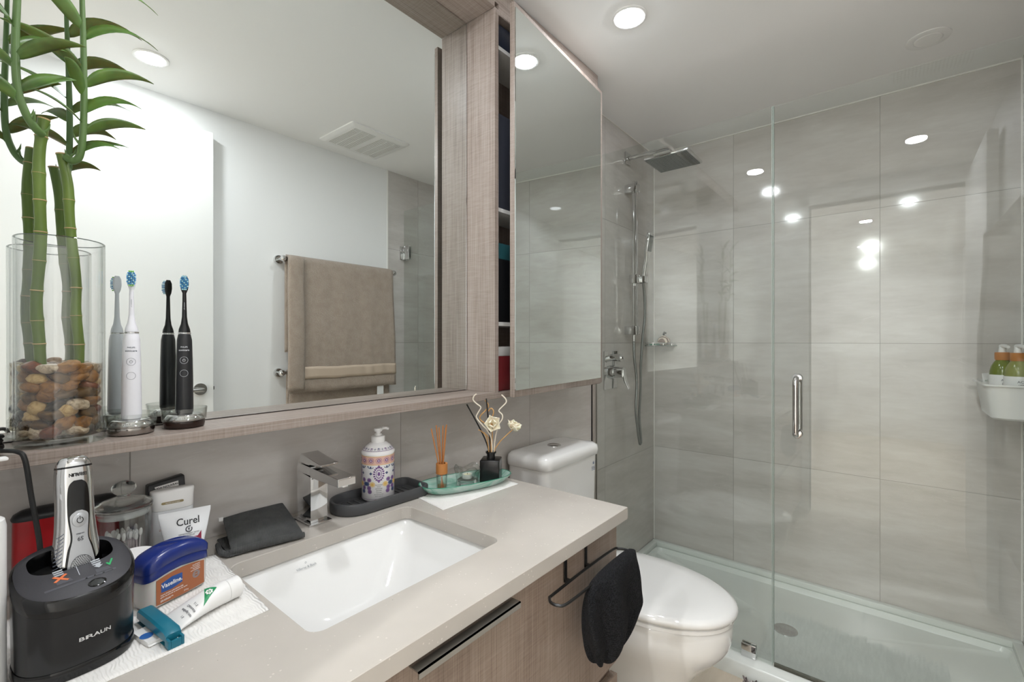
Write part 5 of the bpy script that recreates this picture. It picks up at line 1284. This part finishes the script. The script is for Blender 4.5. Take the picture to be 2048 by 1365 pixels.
shoot(tA, oA, [(.088, .977, Z(.307)), (.080, .968, Z(.312)), (.070, .962, Z(.328)), (.062, .960, Z(.36)), (.060, .960, Z(.42)), (.062, .958, Z(.50)), (.064, .956, Z(.60)), (.066, .955, Z(.70))], [.0055, .0055, .005, .0048, .0046, .004, .003, .0015],
      [(.36, 200, .075, .0068, 1.2, .5), (.42, 10, .080, .0075, .9, .9), (.5, 170, .07, .007, 1.0, .6), (.54, 330, .09, .008, 1.1, .7), (.58, 30, .085, .0078, .8, .5), (.62, 215, .09, .008, 1.4, .6), 
       (.70, 280, .08, .0075, 1.3, .8), (.74, 15, .10, .009, .7, .7), (.8, 190, .09, .008, 1.2, .6), (.86, 320, .10, .0085, 1.1, .8), (.93, 40, .10, .008, .9, 1.4), (.97, 250, .1, .008, .8, 1.5)])
tB, oB = cane('right cane of the lucky bamboo in the vase, with the bushy shoot', [(.136, 1.016, SHe + .035), (.1335, 1.018, SHe + .10), (.1345, 1.02, Z(-.01)), (.1305, 1.02, Z(.045)), (.1310, 1.02, Z(.095)), (.1262, 1.02, Z(.15)), (.1230, 1.02, Z(.20)), (.1210, 1.02, Z(.25)), (.1135, 1.021, Z(.298))], .0067,
              [.028, .07, .118, .165, .21, .258, .305, .35])
shoot(tB, oB, [(.118, 1.014, Z(.292)), (.126, 1.008, Z(.287)), (.133, 1.002, Z(.297)), (.136, .998, Z(.33)), (.137, .996, Z(.39)), (.136, .994, Z(.47)), (.134, .992, Z(.55)), (.132, .990, Z(.64)), (.130, .99, Z(.70))], [.0055, .0055, .005, .0046, .0045, .004, .0034, .0028, .0014],
      [(.28, 345, .055, .0065, 1.6, .9), (.38, 5, .095, .0075, 1.2, .8), (.42, 200, .080, .0075, 1.0, .5), (.46, 340, .085, .0085, 1.7, 1.0), (.50, 245, .08, .008, 1.3, .7), (.53, 355, .105, .0078, 1.5, 1.0), (.57, 185, .10, .0085, .9, .5),
       (.64, 0, .115, .0085, 1.9, 1.1), (.67, 200, .10, .0085, .9, .8), (.74, 10, .125, .0088, 1.9, 1.2), (.80, 190, .11, .009, .9, .9), (.84, 345, .11, .009, 1.1, 1.0), (.92, 5, .11, .0085, 1.0, 1.3), (.97, 230, .1, .008, .7, 1.6)])

# electric toothbrushes on their glass chargers
m_brb = mat('blue_bristles', '3f8fc4', .5); m_brg = mat('pale_bristles', 'a8dbe8', .5); m_brl = mat('lime_bristles', '86c86a', .5)
m_wbody = mat('white_satin_plastic', 'e3e3e8', .35); m_kbody = mat('black_satin_handle', '1b1c1f', .35)
def charger(label, x, y, base, mt_text, txt):
    t = thing('toothbrush_charger', label, 'charger', (x, y, SHe))
    MB().lathe([(.028, 0), (.031, .0015), (.0325, .009), (.0322, .0125), (.030, .0128), (0, .0128)], seg=56).build('base', base, t)
    MB().lathe([(.0305, .0130), (.0310, .016), (.0275, .0225), (.0245, .0245), (0, .0250)], seg=56, cap=False).build('mirror_dome', m_chrome, t)
    MB().lathe([(.0325, .0125), (.0340, .0135), (.0358, .0345), (.0358, .0355), (.0348, .0355), (.0330, .0150), (.0318, .0140)], seg=56, cap=False).build('glass_cup', m_clear, t)
    if txt: text(txt, .0058, lambda u, v, w_: around(.0325, .0195, AZt)(u, v, w_ - .0008), mt_text, t, bold=.01)
    return t
AZt = rad(252)
charger('round glass and chrome charger under the white toothbrush', .1995, 1.0105, mat('polished_steel_base', 'a8a4a0', .12, 1), m_wht, 'PHILIPS')
charger('round glass and chrome charger with dark base under the black toothbrush', .2775, 1.0145, mat('dark_brown_gloss', '2a1a14', .08), m_wht, 'PHILIPS')
def brush(label, x, y, hm, nm_, trim, ink, aim, tipm):
    t = thing('electric_toothbrush', label, 'toothbrush', (x, y, SHe + .0255), aim)
    MB().lathe([(.0125, 0), (.0138, .002), (.0140, .01), (.0135, .06), (.0128, .10), (.0118, .135), (.0098, .145), (.0094, .146)], seg=44).build('handle', hm, t, angle=60)
    MB().lathe([(.0096, .1462), (.0102, .1468), (.0102, .1485), (.0096, .1490)], seg=40).build('trim_ring', trim, t)
    MB().lathe([(.0095, .1492), (.0088, .155), (.0056, .165), (.0040, .178), (.0034, .20), (.0030, .222), (.0028, .226)], seg=28).build('neck', nm_, t, angle=60)
    MB().loft([se(.0032, .0026, 2, 24, 0, 0, .222), se(.0055, .0024, 2.4, 24, 0, .0006, .229), se(.0068, .0024, 2.4, 24, 0, .0008, .238), se(.0064, .0024, 2.4, 24, 0, .0008, .248), se(.0035, .0022, 2.2, 24, 0, .0006, .2545)]).build('brush_head', nm_, t)
    mb = MB()
    for j in range(9):
        z = .2285 + j * .0029; n = 5 if 1 < j < 7 else 4 if j in (1, 7) else 3
        for i in range(n):
            xx = (i - (n - 1) / 2) * .0024; mb.mi = 2 if j in (0, 8) else (1 if (i + j) % 3 == 0 else 0)
            mb.tube([(xx, -.001, z), (xx * 1.12, -.0095, z + (j - 4) * .00012)], [.00105, .00125], 7)
    mb.build('bristles', [m_brb, m_brg, tipm], t)
    fr = around(.0131, 0, -PI / 2)
    text('PHILIPS', .0034, lambda u, v, w_: around(.0123, .122, -PI / 2)(u, v, w_), ink, t, bold=.01); text('sonicare', .0050, lambda u, v, w_: around(.01255, .1165, -PI / 2)(u, v, w_), ink, t, bold=.01)
    mb = MB()
    for z in (.098, .074):
        rloc = .0129 if z > .08 else .0133
        ring(mb, 0, 0, .0060, .0064, lambda u, v, w_: around(rloc + .0002, z, -PI / 2)(u, v, w_), .0002, 28)
    f2 = lambda u, v, w_: around(.0131, .098, -PI / 2)(u, v, w_)
    ring(mb, 0, 0, .0018, .0023, f2, .0002, 16, rad(120), rad(420)); mb.prism(rect2(-.0003, .0003, .0006, .003), f2, .0003)
    mb.build('buttons', ink, t, smooth=False)
    text('simply sonicare', .0028, lambda u, v, w_: Vector((-v * .7, -.0034 - w_, .196 + u)), ink, t)
    return t
brush('white electric toothbrush with blue bristles on its charger, next to the vase', .1995, 1.0105, m_wbody, m_wbody, m_chrome, mat('slate_print', '6b7078', .5), rad(-14), m_brl)
brush('black electric toothbrush with blue bristles on its charger', .2775, 1.0145, m_kbody, m_black, m_chrome, mat('silver_print', 'cfd2d6', .4), rad(-18), m_brg)
